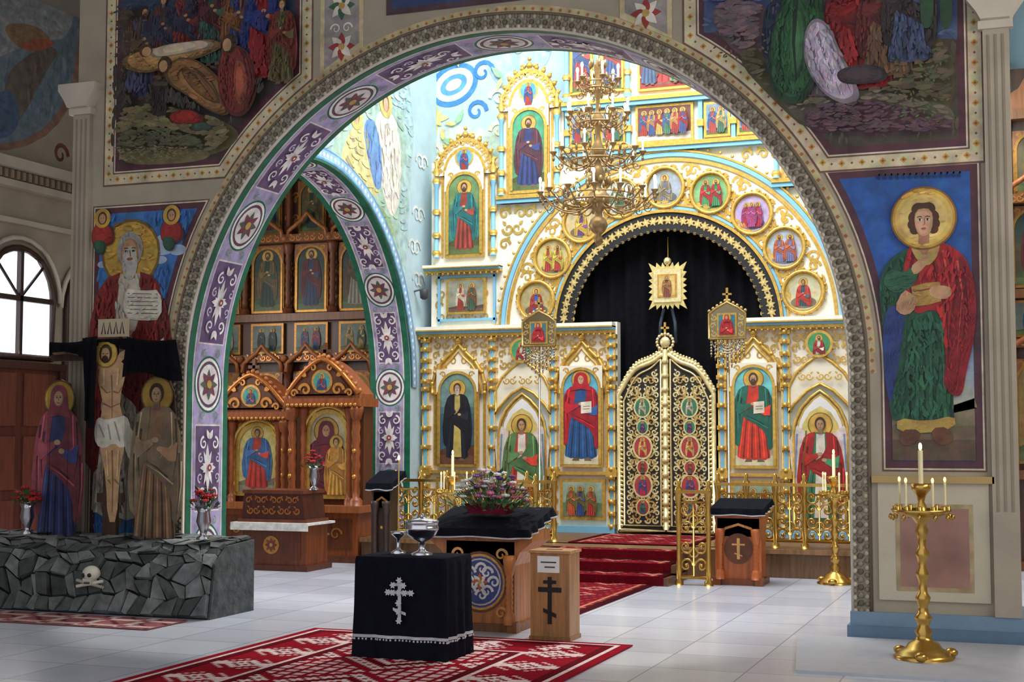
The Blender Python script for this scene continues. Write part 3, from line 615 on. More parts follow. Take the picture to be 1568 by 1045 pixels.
def embro(i,j,nx,ny,base):
    if base: return (150,20,38)
    e=min(i,j,nx-1-i,ny-1-j)
    if e<2: return None
    if e<3: return PK
    if e<5: return (104,14,28)
    if e<17:
        k=(i-nx//2 if min(j,ny-1-j)<min(i,nx-1-i) else j); u=abs((k%16)-8); v=abs(e-11)
        if u+v<=1: return PK
        if u+v in (3,4): return PK
        if u+v==7 and v>1: return (226,180,180)
        if u<=1 and v>=4: return PK
        return None
    if e<18: return PK
    if e<20: return (104,14,28)
    u=abs(i-nx//2)%24; u=min(u,24-u); v=abs((j%28)-14); d=u+v
    if d<=1 or d in (4,5): return PK
    if d in (7,): return (96,14,28)
    if 9<=d<=11 and (u-v)%4!=0: return PK
    if d>14 and (u%3!=0) and (v%3!=0): return (230,190,190)
    return None
mb=MB('red_woven_rug'); grid_rug(mb,-5.29,-2.76,6.2,9.82,.012,.034,embro); mb.build()
def runnerf(i,j,nx,ny,base):
    if base: return (128,22,36)
    e=min(i,nx-1-i)
    if e<2: return (60,16,22)
    if e==3: return (190,120,90)
    u=abs((i%14)-7); v=abs((j%14)-7)
    if u+v in (3,4): return (196,120,110)
    if u+v==0 or (u==v and u<6 and u>3): return (50,50,50)
    if (i*7+j*5)%11==0: return (176,80,70)
    return None
mb=MB('runner_carpet')
grid_rug(mb,-4.85,-3.65,11.0,13.78,.012,.035,runnerf)
for k in range(3):
    y=13.75+.3*k; z=.1*(k+1)
    mb.box(-5.0,-3.5,y,15.0,z-.1 if k else 0,z-.02,'wood',(110,80,56)); mb.box(-4.95,-3.55,y-.005,y,z-.1+.005,z-.01,'carpet',(104,16,28))
    grid_rug(mb,-4.95,-3.55,y,y+.31,z-.005,.035,runnerf)
grid_rug(mb,-4.95,-3.55,15.0,16.4,.312,.035,runnerf)
mb.build()
def lrug(i,j,nx,ny,base):
    if base: return (150,90,92)
    if (i%9 in (2,3)) ^ (j%7 in (1,2)): return (196,170,164)
    if (i+j)%6==0: return (110,44,56)
    return None
mb=MB('patterned_rug'); grid_rug(mb,-9.4,-6.45,9.3,9.85,.012,.04,lrug); mb.build()
mb=MB('stone_platform'); mb.prism([(-1.75,10.7),(-1.5,9.1),(1.6,9.1),(1.6,10.7)],0.0,.02,'plain',(182,184,192),'Z'); mb.build()
# ================================================================ ICONOSTASIS
IY=16.7; CX=-4.25
ico=empty('iconostasis',(0,0,0))
CR=(240,234,216); BL=(126,186,216)
mb=MB('carved_frame',ico)
def bxI(a,b,z0,z1,y0=IY,y1=IY+.14,mt='plain',c=CR):
    for s in (-1,1):
        x=sorted((CX+s*a,CX+s*b)); mb.box(x[0],x[1],y0,y1,z0,z1,mt,c)
bxI(.62,3.22,.3,2.87); bxI(1.25,2.17,2.87,4.95); bxI(2.17,3.1,2.87,5.0); bxI(1.3,2.17,4.95,5.7)
SP=2.79; r0=1.25
ap=archpts(CX,r0,SP,36)
for i in range(36):
    (a,b),(c,d)=ap[i],ap[i+1]
    for y in (IY,IY+.14): mb.add([(a,y,b),(c,y,d),(c,y,6.9),(a,y,6.9)],[(0,1,2,3)],'plain',CR)
    mb.add([(a,IY,b),(c,IY,d),(c,IY+.14,d),(a,IY+.14,b)],[(0,1,2,3)],'plain',CR)
def ringf(r0,r1,yf,c,mt='plain',n=54,th=.03):
    for i in range(n):
        t0,t1=pi*i/n,pi*(i+1)/n
        vs=[(CX-r*cos(t),y,SP+r*sin(t)) for y in (yf,yf+th) for r,t in ((r0,t0),(r1,t0),(r1,t1),(r0,t1))]
        mb.add(vs,[(0,1,2,3),(1,2,6,5),(0,3,7,4)],mt,c)
ringf(1.24,2.1,IY-.04,CR); ringf(2.07,2.12,IY-.07,BL,th=.06); ringf(2.01,2.05,IY-.06,GOLDC,'gold',th=.04); ringf(1.425,1.455,IY-.06,BL,th=.03); ringf(1.17,1.4,IY-.07,(24,22,22),th=.05); ringf(1.385,1.42,IY-.09,GOLDC,'gold',th=.03); ringf(1.465,1.49,IY-.06,GOLDC,'gold'); ringf(2.125,2.15,IY-.07,GOLDC,'gold',th=.06)
pI=P(mb,lambda a,b,l:(a,IY-.075-l,b))
for i in range(44):
    t=pi*(i+.5)/44; r=1.29; x,z=CX-r*cos(t),SP+r*sin(t)
    pI.l=0
    for k in range(6): pI.leaf(x,z,.06,.03,t+k*pi/3+.5,(226,196,120),'gold')
    pI.ell(x,z,.016,.016,(240,220,170),6,'gold')
    mb.ball((CX-1.18*cos(t),IY-.06,SP+1.18*sin(t)),.03,'gold',(206,170,100),6,4,sy=.4)
    mb.ball((CX-2.18*cos(t),IY-.06,SP+2.18*sin(t)),.022,'gold',GOLDC,6,4,sy=.4)
pS=P(mb,lambda a,b,l:(a,IY-.045-l,b))
for i in range(8):
    t=radians(12.5+19.4*(i+.5)); pS.l=0
    for r,s in ((1.92,1),(1.54,-1),(1.73,1)):
        x,z=CX-r*cos(t),SP+r*sin(t)
        for s2 in (-1,1): pS.scroll(x+s2*.06*sin(t),z+s2*.06*cos(t),.075,GOLDC,da=s2,db=s,w=.03); pS.leaf(x,z,.1,.05,t+s2*1.3+s,GOLDC,'gold')
    for k in (-.55,.55):
        for r in (1.95,1.52):
            t2=t+k*radians(19.4)*.75; x,z=CX-r*cos(t2),SP+r*sin(t2); pS.leaf(x,z,.1,.05,-t2+pi/2,GOLDC,'gold'); pS.leaf(x,z,.1,.05,-t2-pi/2,GOLDC,'gold')
medcol=[(((60,90,150)),(150,50,44)),((160,60,50),(190,170,70)),((90,60,110),(190,150,60)),((200,200,190),(60,110,80)),((110,110,120),(130,120,90)),((60,130,80),(160,40,44)),((170,40,60),(150,60,110)),((110,110,150),(170,90,60)),((60,80,90),(190,60,50))]
bgs=[(176,160,110),(190,176,120),(200,180,130),(196,206,196),(150,160,170),(120,170,110),(180,160,200),(170,180,190),(200,190,150)]
for i in range(9):
    t=radians(12.5+19.4*i); r=1.69; x,z=CX-r*cos(t),SP+r*sin(t)
    pm=P(mb,lambda a,b,l:(a,IY-.05-l,b))
    ring=[(x+.235*cos(2*pi*k/28),IY-.07,z+.245*sin(2*pi*k/28)) for k in range(28)]
    pm.ell(x,z,.235,.245,(206,166,84),28,'gold'); pm.ell(x,z,.2,.21,bgs[i],28); pm.ell(x,z-.12,.15,.07,shade(bgs[i],.6),16)
    pm.clip=(x-.14,x+.14,z-.16,z+.17); c=medcol[i]
    if i==3 or i==6:
        for k in (-.07,.07,0): saint(pm,x+k,z-.17,.3,c[0] if k else c[1],c[1])
    else:
        for k in ((-.06,.07) if i%2 else (0,)): saint(pm,x+k,z-.2 if i%2 else z-.3,.36 if i%2 else .46,c[0],c[1],beard=i%2)
    mb.tube(ring,.022,'gold',GOLDC,6,True)
    for k in range(20): mb.ball((x+.265*cos(2*pi*k/20),IY-.06,z+.275*sin(2*pi*k/20)),.014,'gold',GOLDC,5,3)
def pil(dx,z0,z1,w=.075,y=IY-.06,c=BL):
    for s in (-1,1):
        x=CX+s*dx; mb.box(x-w/2,x+w/2,y,IY,z0,z1,'plain',CR); mb.box(x-w*.22,x+w*.22,y-.012,y,z0+.04,z1-.04,'plain',c)
        for k in (-1,1): mb.tube([(x+k*w*.42,y-.005,z0),(x+k*w*.42,y-.005,z1)],.009,'gold',GOLDC,5)
        for z in (z0+.02,z0+(z1-z0)*.27,(z0+z1)/2,z0+(z1-z0)*.75,z1-.03): mb.box(x-w*.62,x+w*.62,y-.025,IY,z-.025,z+.025,'gold',GOLDC); mb.ball((x,y-.03,z),.033,'gold',GOLDC,6,4)
def cornice(a,b,z,h=.13,d=.16):
    bxI(a,b,z,z+h*.3,IY-d*.6,IY,'gold',GOLDC); bxI(a,b,z+h*.3,z+h*.6,IY-d*.8,IY,'plain',BL); bxI(a,b,z+h*.6,z+h,IY-d,IY,'plain',CR); bxI(a,b,z+h*.55,z+h*.68,IY-d*1.03,IY,'gold',GOLDC)
    for s in (-1,1):
        n=int((b-a)/.07)
        for i in range(n): mb.ball((CX+s*(a+(i+.5)*(b-a)/n),IY-d*.6,z-.012),.022,'gold',GOLDC,5,3)
cornice(.64,3.26,2.73); cornice(2.12,3.16,3.55,.1)
for dx in (3.15,2.24,1.43,.68):
    pil(dx,.36,1.0); pil(dx,1.05,2.1,.09); pil(dx,2.15,2.72,.1)
    bxI(dx-.07,dx+.07,.98,1.07,IY-.1,IY,'gold',GOLDC)
bxI(.64,3.22,.3,.38,IY-.1,IY,'plain',BL); bxI(.64,3.22,1.0,1.04,IY-.07,IY,'gold',GOLDC)
pF=P(mb,lambda a,b,l:(a,IY-.01-l,b))
for s in (-1,1):
    for a,b in ((.74,1.37),(1.5,2.17),(2.31,3.08)):
        x0,x1=sorted((CX+s*a,CX+s*b)); pF.fill(x0,x1,2.3,2.7,.11,GOLDC,.022)
    x0,x1=sorted((CX+s*2.3,CX+s*3.05)); pF.fill(x0,x1,2.92,3.52,.13,GOLDC,.022)
    x0,x1=sorted((CX+s*1.3,CX+s*2.15)); pF.fill(x0,x1,3.6,4.38,.17,(214,180,90),.032,test=lambda x,z:sqrt((x-CX)**2+(z-SP)**2)>2.28)
    x0,x1=sorted((CX+s*.3,CX+s*1.25)); pF.fill(x0,x1,4.6,4.9,.15,(214,180,90),.028,test=lambda x,z:sqrt((x-CX)**2+(z-SP)**2)>2.24)
    for a,b in ((.74,.77),(1.3,1.33),(2.34,2.37),(3.02,3.05)):
        x0,x1=sorted((CX+s*a,CX+s*b)); mb.box(x0,x1,IY-.03,IY,1.1,2.05,'gold',GOLDC)
for s in (-1,1):
    for bi,(dx,hw) in enumerate(((2.70,.29),(1.06,.27))):
        x=CX+s*dx; ww=hw+.07
        arcL=[(x-ww,2.0),(x-ww,2.12),(x-ww*.9,2.26),(x-ww*.62,2.42),(x-ww*.25,2.54),(x,2.64)]; arcR=[(2*x-a,b) for a,b in arcL[::-1]][1:]
        out=arcL+arcR; inn=[(x+(a-x)*.84,2.0+(b-2.0)*.86) for a,b in out]
        mb.prism(out,IY-.04,IY,'gold',(226,196,120)); mb.prism([(x+(a-x)*.88,2.0+(b-2.0)*.9) for a,b in out],IY-.045,IY,'plain',(244,238,222))
        mb.tube([(a,IY-.05,b) for a,b in out],.024,'gold',GOLDC,6); mb.tube([(a,IY-.05,b) for a,b in inn],.014,'gold',GOLDC,6)
        for k in range(len(out)): mb.ball((out[k][0],IY-.055,out[k][1]+.02),.03,'gold',GOLDC,6,4)
        mb.ball((x,IY-.05,2.69),.045,'gold',GOLDC,8,5)
        pq=P(mb,lambda a,b,l:(a,IY-.047-l,b))
        for k in (-1,1): pq.scroll(x+k*.1,2.42,.06,GOLDC,da=k,w=.022); pq.scroll(x+k*.2,2.33,.05,GOLDC,da=-k,w=.02)
        mb.box(x-hw-.02,x+hw+.02,IY-.04,IY,.45,.95,'gold',GOLDC)
        pL=P(mb,lambda a,b,l:(a,IY-.042-l,b)); pL.rect(x-hw+.02,x+hw-.02,.49,.91,(150,170,150) if bi else (176,180,180))
        pL.clip=(x-hw+.02,x+hw-.02,.49,.91)
        if bi:
            pL.rect(x-hw,x+hw,.49,.66,(110,130,90))
            for k,c in ((-.14,(200,90,60)),(-.02,(60,80,140)),(.12,(180,60,50))): saint(pL,x+k,.5,.36,c,(120,110,60))
        else: pL.rosette(x,.7,.16,[GOLDC,(110,150,190)])
mb.build()
mb=MB('icons',ico)
def ic(dx,hw,z0,z1,**k): x=CX+dx; return icon(mb,x-hw,x+hw,z0,z1,IY-.06,**k)
ic(-2.70,.25,1.12,2.28,bg=(60,96,110),sky=(110,140,130),ground=(110,70,50),figs=[dict(robe=(30,32,44),cloak=(24,26,36),beard=1.5,inner=(190,170,90))],arch=True,fw=.035)
ic(2.70,.25,1.12,2.28,bg=(70,120,130),figs=[dict(robe=(200,190,170),cloak=(60,110,80),beard=1)],arch=True,fw=.035)
ic(-1.06,.24,1.13,2.30,bg=(206,176,90),sky=(96,170,190),ground=(214,206,170),figs=[dict(robe=(40,80,130),cloak=(172,30,40),veil=1,w=1.25,h=.92,book=1)],arch=True,fw=.035)
ic(1.06,.24,1.13,2.30,bg=(206,176,90),sky=(110,190,190),ground=(214,206,170),figs=[dict(robe=(200,60,40),cloak=(40,100,84),beard=1,book=1,w=1.2,h=.9)],arch=True,fw=.035)
mb.build()
for s,c in ((-1,((190,60,46),(90,130,80))),(1,((60,120,84),(170,40,36)))):
    mb=MB('deacon_door',ico); x=CX+s*1.83; hw=.31
    pts=[(x-hw,.32),(x-hw,1.5),(x-hw*.92,1.65),(x-hw*.7,1.8),(x-hw*.35,1.92),(x,2.0),(x+hw*.35,1.92),(x+hw*.7,1.8),(x+hw*.92,1.65),(x+hw,1.5),(x+hw,.32)]
    mb.prism(pts,IY-.07,IY,'plain',BL); mb.prism(inset(pts,.025),IY-.08,IY,'gold',GOLDC); mb.prism(inset(pts,.05),IY-.085,IY,'plain',(226,224,220))
    mb.tube([(a,IY-.08,b) for a,b in pts],.02,'gold',GOLDC,6)
    p=P(mb,lambda a,b,l:(a,IY-.086-l,b)); a1=x-.23; a2=x+.23
    p.poly([(a1,.95),(a1,1.5),(x-.2,1.62),(x-.12,1.75),(x,1.82),(x+.12,1.75),(x+.2,1.62),(a2,1.5),(a2,.95)],(214,190,110)); p.rect(a1,a2,.42,.96,(180,176,150)); p.rect(a1,a2,.42,.62,(130,120,80))
    saint(p,x,.5,1.22,c[0],c[1],wings=1,staff=1,w=1.1,inner=(225,215,200))
    hp=[(x-.36,1.75),(x-.36,2.05),(x-.28,2.2),(x-.15,2.32),(x,2.42),(x+.15,2.32),(x+.28,2.2),(x+.36,2.05),(x+.36,1.75),(x+.3,1.85),(x+.15,2.0),(x,2.08),(x-.15,2.0),(x-.3,1.85)]
    mb.prism(hp,IY-.06,IY,'plain',(228,220,196)); mb.tube([(a,IY-.06,b) for a,b in hp+[hp[0]]],.02,'gold',GOLDC,6)
    p.fill(x-.26,x+.26,2.08,2.24,.1,GOLDC,.018)
    p.ell(x,2.54,.16,.16,GOLDC,20,'gold'); p.ell(x,2.54,.13,.13,(70,140,90),20); p.clip=(x-.09,x+.09,2.42,2.66); saint(p,x,2.28,.36,(200,190,170),(150,50,50),beard=1); p.clip=None
    mb.build()
mb=MB('upper_tier',ico)
def frame2(x,hw,z0,z1,zt):
    mb.box(x-hw,x+hw,IY-.06,IY+.1,z0-.1,z1+.05,'plain',CR)
    for k in (-1,1):
        mb.lathe(x+k*(hw-.03),IY-.1,[(.045,0),(.045,.05),(.028,.06),(.026,z1-z0-.2),(.045,z1-z0-.15),(.05,z1-z0-.1)],'plain',BL,10,z0)
        for zz in (z0+.02,z0+.25,(z0+z1)/2,z1-.15): mb.lathe(x+k*(hw-.03),IY-.1,[(.045,0),(.06,.03),(.045,.07)],'gold',GOLDC,10,zz)
        mb.lathe(x+k*(hw-.03),IY-.1,[(.03,0),(.05,.05),(.02,.12),(.03,.16),(.0,.22)],'gold',GOLDC,10,z1-.05)
        mb.box(x+k*(hw-.1)-.015,x+k*(hw-.1)+.015,IY-.07,IY,z0,z1,'gold',GOLDC)
    r=hw*.95; zc=z1-.05
    for q,c,mt,y in ((r,GOLDC,'gold',.1),(r-.04,CR,'plain',.105),(r-.1,GOLDC,'gold',.11),(r-.14,CR,'plain',.115)):
        rz=(zt-.1-zc)*q/r; mb.prism(archpts(x,q,zc,14,rz),IY-y,IY,mt,c)
    p=P(mb,lambda a,b,l:(a,IY-.118-l,b)); p.ell(x,zc+(zt-zc)*.38,.13,.13,GOLDC,20,'gold'); p.ell(x,zc+(zt-zc)*.38,.105,.105,(96,170,200),20); p.clip=(x-.07,x+.07,zc,zc+.4); saint(p,x,zc+(zt-zc)*.38-.2,.3,(160,60,50),(70,90,140)); p.clip=None
    for i in range(13):
        t=pi*(i+.5)/13; a,b=x-(r-.06)*cos(t),zc+(zt-.1-zc)*(r-.06)/r*sin(t); p.l=.001; p.scroll(a,b,.045,GOLDC,da=1 if i<7 else -1,w=.024); mb.ball((x-(r+.02)*cos(t),IY-.08,zc+(zt-.08-zc)*sin(t)),.035,'gold',GOLDC,6,4); mb.ball((x-(r+.05)*cos(t),IY-.08,zc+(zt-.04-zc)*sin(t)),.018,'gold',GOLDC,6,4)
    for dx,dz in ((0,-.06),(0,.02),(-.07,-.07),(.07,-.07)): mb.ball((x+dx,IY-.08,zt+dz),.045 if dx==0 and dz<0 else .028,'gold',GOLDC,8,5)
cols2={(-1,0):((140,60,50),(40,110,110)),(1,0):((60,80,110),(150,60,50)),(-1,1):((50,60,110),(90,50,60)),(1,1):((60,110,80),(150,60,44))}
for s in (-1,1):
    x=CX+s*2.6; frame2(x,.42,3.75,4.85,5.38); icon(mb,x-.23,x+.23,3.78,4.82,IY-.09,bg=(60,120,110),sky=(110,140,90),figs=[dict(robe=cols2[(s,0)][0],cloak=cols2[(s,0)][1],beard=1)],arch=True,fw=.04)
    icon(mb,x-.24,x+.24,3.05,3.45,IY-.03,bg=(150,150,130),ground=(110,90,70),figs=[dict(x=.35,robe=(150,60,50),cloak=(200,190,160)),dict(x=.68,robe=(60,90,70),cloak=(120,80,50))])
    for k in (-1,1): mb.box(x+k*.38-.015,x+k*.38+.015,IY-.04,IY,2.9,3.54,'plain',BL)
    for z in (2.95,3.5): mb.box(x-.4,x+.4,IY-.04,IY,z-.015,z+.015,'plain',BL)
    x=CX+s*1.73; frame2(x,.4,4.5,5.62,6.2); icon(mb,x-.23,x+.23,4.55,5.58,IY-.09,bg=(90,150,110),sky=(80,160,120),figs=[dict(robe=cols2[(s,1)][0],cloak=cols2[(s,1)][1],beard=1,w=1.1)],arch=True,fw=.04)
    mb.box(*sorted((CX+s*1.3,CX+s*2.17)),IY-.1,IY,4.4,4.45,'plain',BL); mb.box(*sorted((CX+s*1.3,CX+s*2.17)),IY-.12,IY,4.45,4.5,'gold',GOLDC)
for z,c,m,y in ((4.93,BL,'plain',.1),(4.98,GOLDC,'gold',.12),(5.52,BL,'plain',.1),(5.57,GOLDC,'gold',.12),(6.75,BL,'plain',.12),(6.8,GOLDC,'gold',.14)): mb.box(CX-1.3,CX+1.3,IY-y,IY,z,z+.05,m,c)
for dx in (-1.24,-.85,-.45,.45,.85,1.24):
    mb.lathe(CX+dx,IY-.08,[(.05,0),(.05,.06),(.03,.08),(.03,1.0),(.055,1.08),(.055,1.15)],'plain',BL,10,5.62)
    for zz in (5.66,5.9,6.3,6.6): mb.lathe(CX+dx,IY-.08,[(.04,0),(.055,.03),(.04,.07)],'gold',GOLDC,10,zz)
    mb.box(CX+dx-.025,CX+dx+.025,IY-.07,IY,5.03,5.52,'plain',BL); mb.box(CX+dx-.04,CX+dx+.04,IY-.09,IY,5.2,5.28,'gold',GOLDC)
for k,dx in enumerate((-1.05,-.65,.65,1.05)):
    x=CX+dx; icon(mb,x-.13,x+.13,5.09,5.46,IY-.03,bg=(120,140,160),figs=[dict(x=.3,robe=(160,60,50),cloak=(60,80,120)),dict(x=.7,robe=(60,100,80),cloak=(180,150,90))])
    icon(mb,x-.13,x+.13,5.75,6.6,IY-.03,bg=(110,160,180),sky=(90,150,130),figs=[dict(robe=((150,60,50),(60,80,120),(60,110,80),(150,90,50))[k],cloak=((60,80,120),(150,60,50),(170,140,80),(60,100,90))[k],beard=1)],arch=True)
icon(mb,CX-.33,CX+.33,5.07,5.48,IY-.03,bg=(110,60,50),ground=(220,210,200),figs=[dict(x=.12+.15*k,b=.15,h=.75,robe=((150,50,44),(60,80,130),(180,150,70),(60,110,80))[k%4],cloak=((60,80,120),(170,120,60),(140,40,44))[k%3]) for k in range(6)])
icon(mb,CX-.3,CX+.3,5.72,6.65,IY-.03,bg=(190,180,150),figs=[dict(robe=(170,50,44),cloak=(60,80,130),w=1.3,beard=1),dict(x=.2,robe=(60,80,110),cloak=(110,60,60),h=.7,veil=1),dict(x=.8,robe=(90,110,70),cloak=(140,60,50),h=.7)],ground=(150,50,44))
mb.build()
# royal doors
mb=MB('royal_doors',ico)
gy=IY-.06; GC=(236,218,160)
def gtop(t): return 1.98+.5*sin(t*pi/2)**1.1+.06*sin(t*pi*2)
for s in (-1,1):
    n=16; xs=[CX+s*(.58-.575*i/n) for i in range(n+1)]; top=[gtop(i/n) for i in range(n+1)]
    pts=[(xs[0],.34)]+list(zip(xs,top))+[(xs[-1],.34)]
    mb.prism(pts,gy,gy+.03,'plain',(30,26,22))
    mb.tube([(a,gy-.01,b) for a,b in pts+[pts[0]]],.03,'gold',GC,6)
    ins=[(CX+s*(.52-.46*i/n),gtop(i/n)-.08) for i in range(n+1)]
    mb.tube([(CX+s*.52,gy-.01,.4)]+[(a,gy-.01,b) for a,b in ins]+[(CX+s*.06,gy-.01,.4),(CX+s*.52,gy-.01,.4)],.013,'gold',GC,5)
    for i in range(n): mb.ball((xs[i],gy,top[i]+.04),.034,'gold',GC,6,4); mb.ball((xs[i],gy,top[i]+.08),.018,'gold',GC,6,4)
    for i in range(30):
        z=.4+i*.053; mb.ball((CX+s*.55,gy-.02,z),.022,'gold',GC,6,4); mb.ball((CX+s*.03,gy-.02,z),.022,'gold',GC,6,4)
    p=P(mb,lambda a,b,l:(a,gy-.004-l,b)); x0,x1=sorted((CX+s*.08,CX+s*.5))
    tst=lambda x,z:z<gtop(1-abs(x-CX)/.58)-.13
    p.fill(x0,x1,.42,2.36,.085,GC,.021,test=tst); p.l=.002; p.fill(x0+.03,x1-.03,.46,2.32,.12,(206,166,90),.02,test=tst)
    l=p.l
    for z,rb,cl,sc in ((1.82,(60,110,70),(190,170,150),.1),(1.34,(180,40,50),(200,170,90),.115),(.88,(190,40,60),(60,80,130),.115),(1.58,(150,50,50),(60,70,120),.07),(1.1,(60,110,80),(150,50,50),.07),(.62,(60,80,120),(60,110,80),.08)):
        x=CX+s*.29; p.l=l+.004; p.ell(x,z,sc*1.1,sc*1.3,GC,18,'gold'); p.ell(x,z,sc*.9,sc*1.1,(60,120,84) if z>1.4 else (170,60,60),18); p.clip=(x-sc*.7,x+sc*.7,z-sc*.9,z+sc); saint(p,x,z-sc*1.3,sc*2.3,rb,cl); p.clip=None
mb.tube([(CX,gy-.03,.36),(CX,gy-.03,2.5)],.034,'gold',GC,8)
for i in range(12): mb.ball((CX,gy-.04,.5+i*.17),.045,'gold',GC,8,5)
mb.ball((CX,gy-.02,2.6),.07,'gold',GC,8,5,sy=.4); mb.box(CX-.012,CX+.012,gy-.03,gy,2.66,2.84,'gold',GOLDC); mb.box(CX-.05,CX+.05,gy-.03,gy,2.76,2.785,'gold',GOLDC)
for k in range(16):
    t=2*pi*k/16; mb.ball((CX+.1*cos(t),gy-.02,2.6+.1*sin(t)),.022,'gold',GC,6,4)
mb.build()
mb=MB('black_altar_curtain',ico); n=90; xs=[CX-1.3+2.6*i/n for i in range(n+1)]
vs=[(x,IY+.22+.03*sin(i*.9)+.02*sin(i*.37),z) for z in (.3,4.15) for i,x in enumerate(xs)]
mb.add(vs,[(i,i+1,n+2+i,n+1+i) for i in range(n)],'cloth',(15,15,19),True); mb.build()
mb=MB('radiant_icon',ico); x,z=onY(1020,437,IY); y=IY+.1
pts=[]
for k in range(48):
    t=2*pi*k/48; c=max(abs(cos(t)),abs(sin(t))); r=(.25/c if k%2==0 else .2/c); pts.append((x+r*cos(t)*.95,z+r*sin(t)*1.15))
mb.prism(pts,y-.03,y,'gold',(236,214,140)); mb.box(x-.17,x+.17,y-.05,y,z-.2,z+.2,'gold',(244,228,170)); mb.box(x-.12,x+.12,y-.06,y,z-.14,z+.14,'gold',(210,160,70))
p=P(mb,lambda a,b,l:(a,y-.062-l,b)); p.rect(x-.1,x+.1,z-.12,z+.12,(200,170,100)); saint(p,x,z-.14,.26,(120,60,50),(150,110,60),veil=1,w=1.2)
mb.ball((x,y-.03,z+.3),.05,'gold',GC,8,5)
for k in (-1,1): mb.tube([(x+k*.05,y-.02,z-.28),(x+k*.09,y-.03,z-.45),(x+k*.1,y-.03,z-.7)],.02,'cloth',(70,80,90),5)
mb.tube([(x,y,z+.3),(x,y,3.9)],.005,'gold',GOLDC,4); mb.build()
# ================================================================ wooden side iconostases and kiots
def wcol(mb,x,y,z0,z1,r=.05,c=(120,66,36)):
    h=z1-z0; prof=[(r*1.6,0),(r*1.6,.06),(r*1.1,.09)]
    n=12
    for i in range(n+1): prof.append((r*(.8+.25*(i%2)),.1+(h-.26)*i/n))
    prof+=[(r*1.2,h-.14),(r*1.7,h-.04),(r*1.7,h)]
    mb.lathe(x,y,prof,'wood',c,10,z0)
def side_icono(name,x0,x1,Y,figseed):
    mb=MB(name); wd=(124,74,40); spc=(140,84,44)
    mb.box(x0,x1,Y,Y+.15,0,5.6,'wood',(84,50,30))
    for z,d in ((0.0,.1),(1.0,.12),(2.45,.16),(3.0,.14),(4.05,.2),(5.0,.16)): mb.box(x0,x1,Y-d,Y,z,z+.1,'wood',wd)
    n=max(1,int(round((x1-x0)/.72))); w=(x1-x0)/n
    for i in range(n+1):
        x=x0+i*w; x=min(max(x,x0+.06),x1-.06); wcol(mb,x,Y-.08,1.1,2.45); wcol(mb,x,Y-.08,3.1,4.05,.045); wcol(mb,x,Y-.08,4.15,5.0,.04)
        for z in (2.5,4.1,1.05): mb.ball((x,Y-.18,z),.05,'wood',(170,104,54),8,5)
    pal=[((150,44,40),(50,80,120)),((40,80,60),(170,140,70)),((60,70,120),(150,40,44)),((190,180,160),(150,110,60)),((40,50,50),(30,60,50))]
    for i in range(n):
        cx=x0+(i+.5)*w; hw=w*.33
        a,b=pal[(i+figseed)%5]; icon(mb,cx-hw,cx+hw,1.2,2.3,Y-.03,bg=(150,120,60),figs=[dict(robe=a,cloak=b,beard=1)],arch=True,fc=(160,110,50),spc=spc,spm='wood')
        a,b=pal[(i+2+figseed)%5]; icon(mb,cx-hw,cx+hw,2.6,2.95,Y-.03,bg=(110,120,110),figs=[dict(x=.3,robe=a,cloak=b),dict(x=.7,robe=b,cloak=a)],fc=(160,110,50))
        a,b=pal[(i+4+figseed)%5]; icon(mb,cx-hw,cx+hw,3.15,4.0,Y-.03,bg=(74,66,44),sky=(44,62,52),figs=[dict(robe=shade(a,.7),cloak=shade(b,.6),beard=1,h=.9)],arch=True,fc=(170,120,54),spc=spc,spm='wood')
        a,b=pal[(i+3+figseed)%5]; icon(mb,cx-hw*.8,cx+hw*.8,4.2,4.85,Y-.03,bg=(90,76,44),figs=[dict(robe=shade(a,.7),cloak=shade(b,.6),h=.9)],arch=True,fc=(170,120,54),spc=spc,spm='wood')
        for zz in (2.32,4.08):
            g=[(cx-w*.45,zz),(cx-w*.42,zz+.12),(cx-w*.25,zz+.2),(cx-w*.12,zz+.26),(cx,zz+.36),(cx+w*.12,zz+.26),(cx+w*.25,zz+.2),(cx+w*.42,zz+.12),(cx+w*.45,zz)]
            mb.tube([(a,Y-.18,b) for a,b in g],.03,'wood',(170,100,50),6)
        p=P(mb,lambda a,b,l:(a,Y-.17-l,b)); p.fill(cx-w*.4,cx+w*.4,2.46,2.56,.09,(190,120,60),.02); p.l=.035; p.fill(cx-w*.4,cx+w*.4,4.05,4.15,.09,(190,120,60),.02)
        p2=P(mb,lambda a,b,l:(a,Y-.005-l,b))
        for k in (-1,1):
            for za in (1.25,1.6,1.95,3.2,3.6,4.3,4.6): p2.l=0; p2.scroll(cx+k*w*.42,za+.1,.045,(200,140,70),da=k,w=.022); p2.leaf(cx+k*w*.42,za,.1,.05,pi/2,(200,140,70),'gold')
        g=[(cx-w*.5,5.1),(cx-w*.45,5.25),(cx-w*.2,5.35),(cx,5.6),(cx+w*.2,5.35),(cx+w*.45,5.25),(cx+w*.5,5.1)]; mb.prism(g,Y-.12,Y,'wood',(150,86,44)); mb.ball((cx,Y-.1,5.65),.06,'gold',GOLDC)
    mb.build()
side_icono('wooden_side_iconostasis',-10.75,-8.1,16.75,1)
side_icono('wooden_side_iconostasis',-.4,2.4,16.75,3)
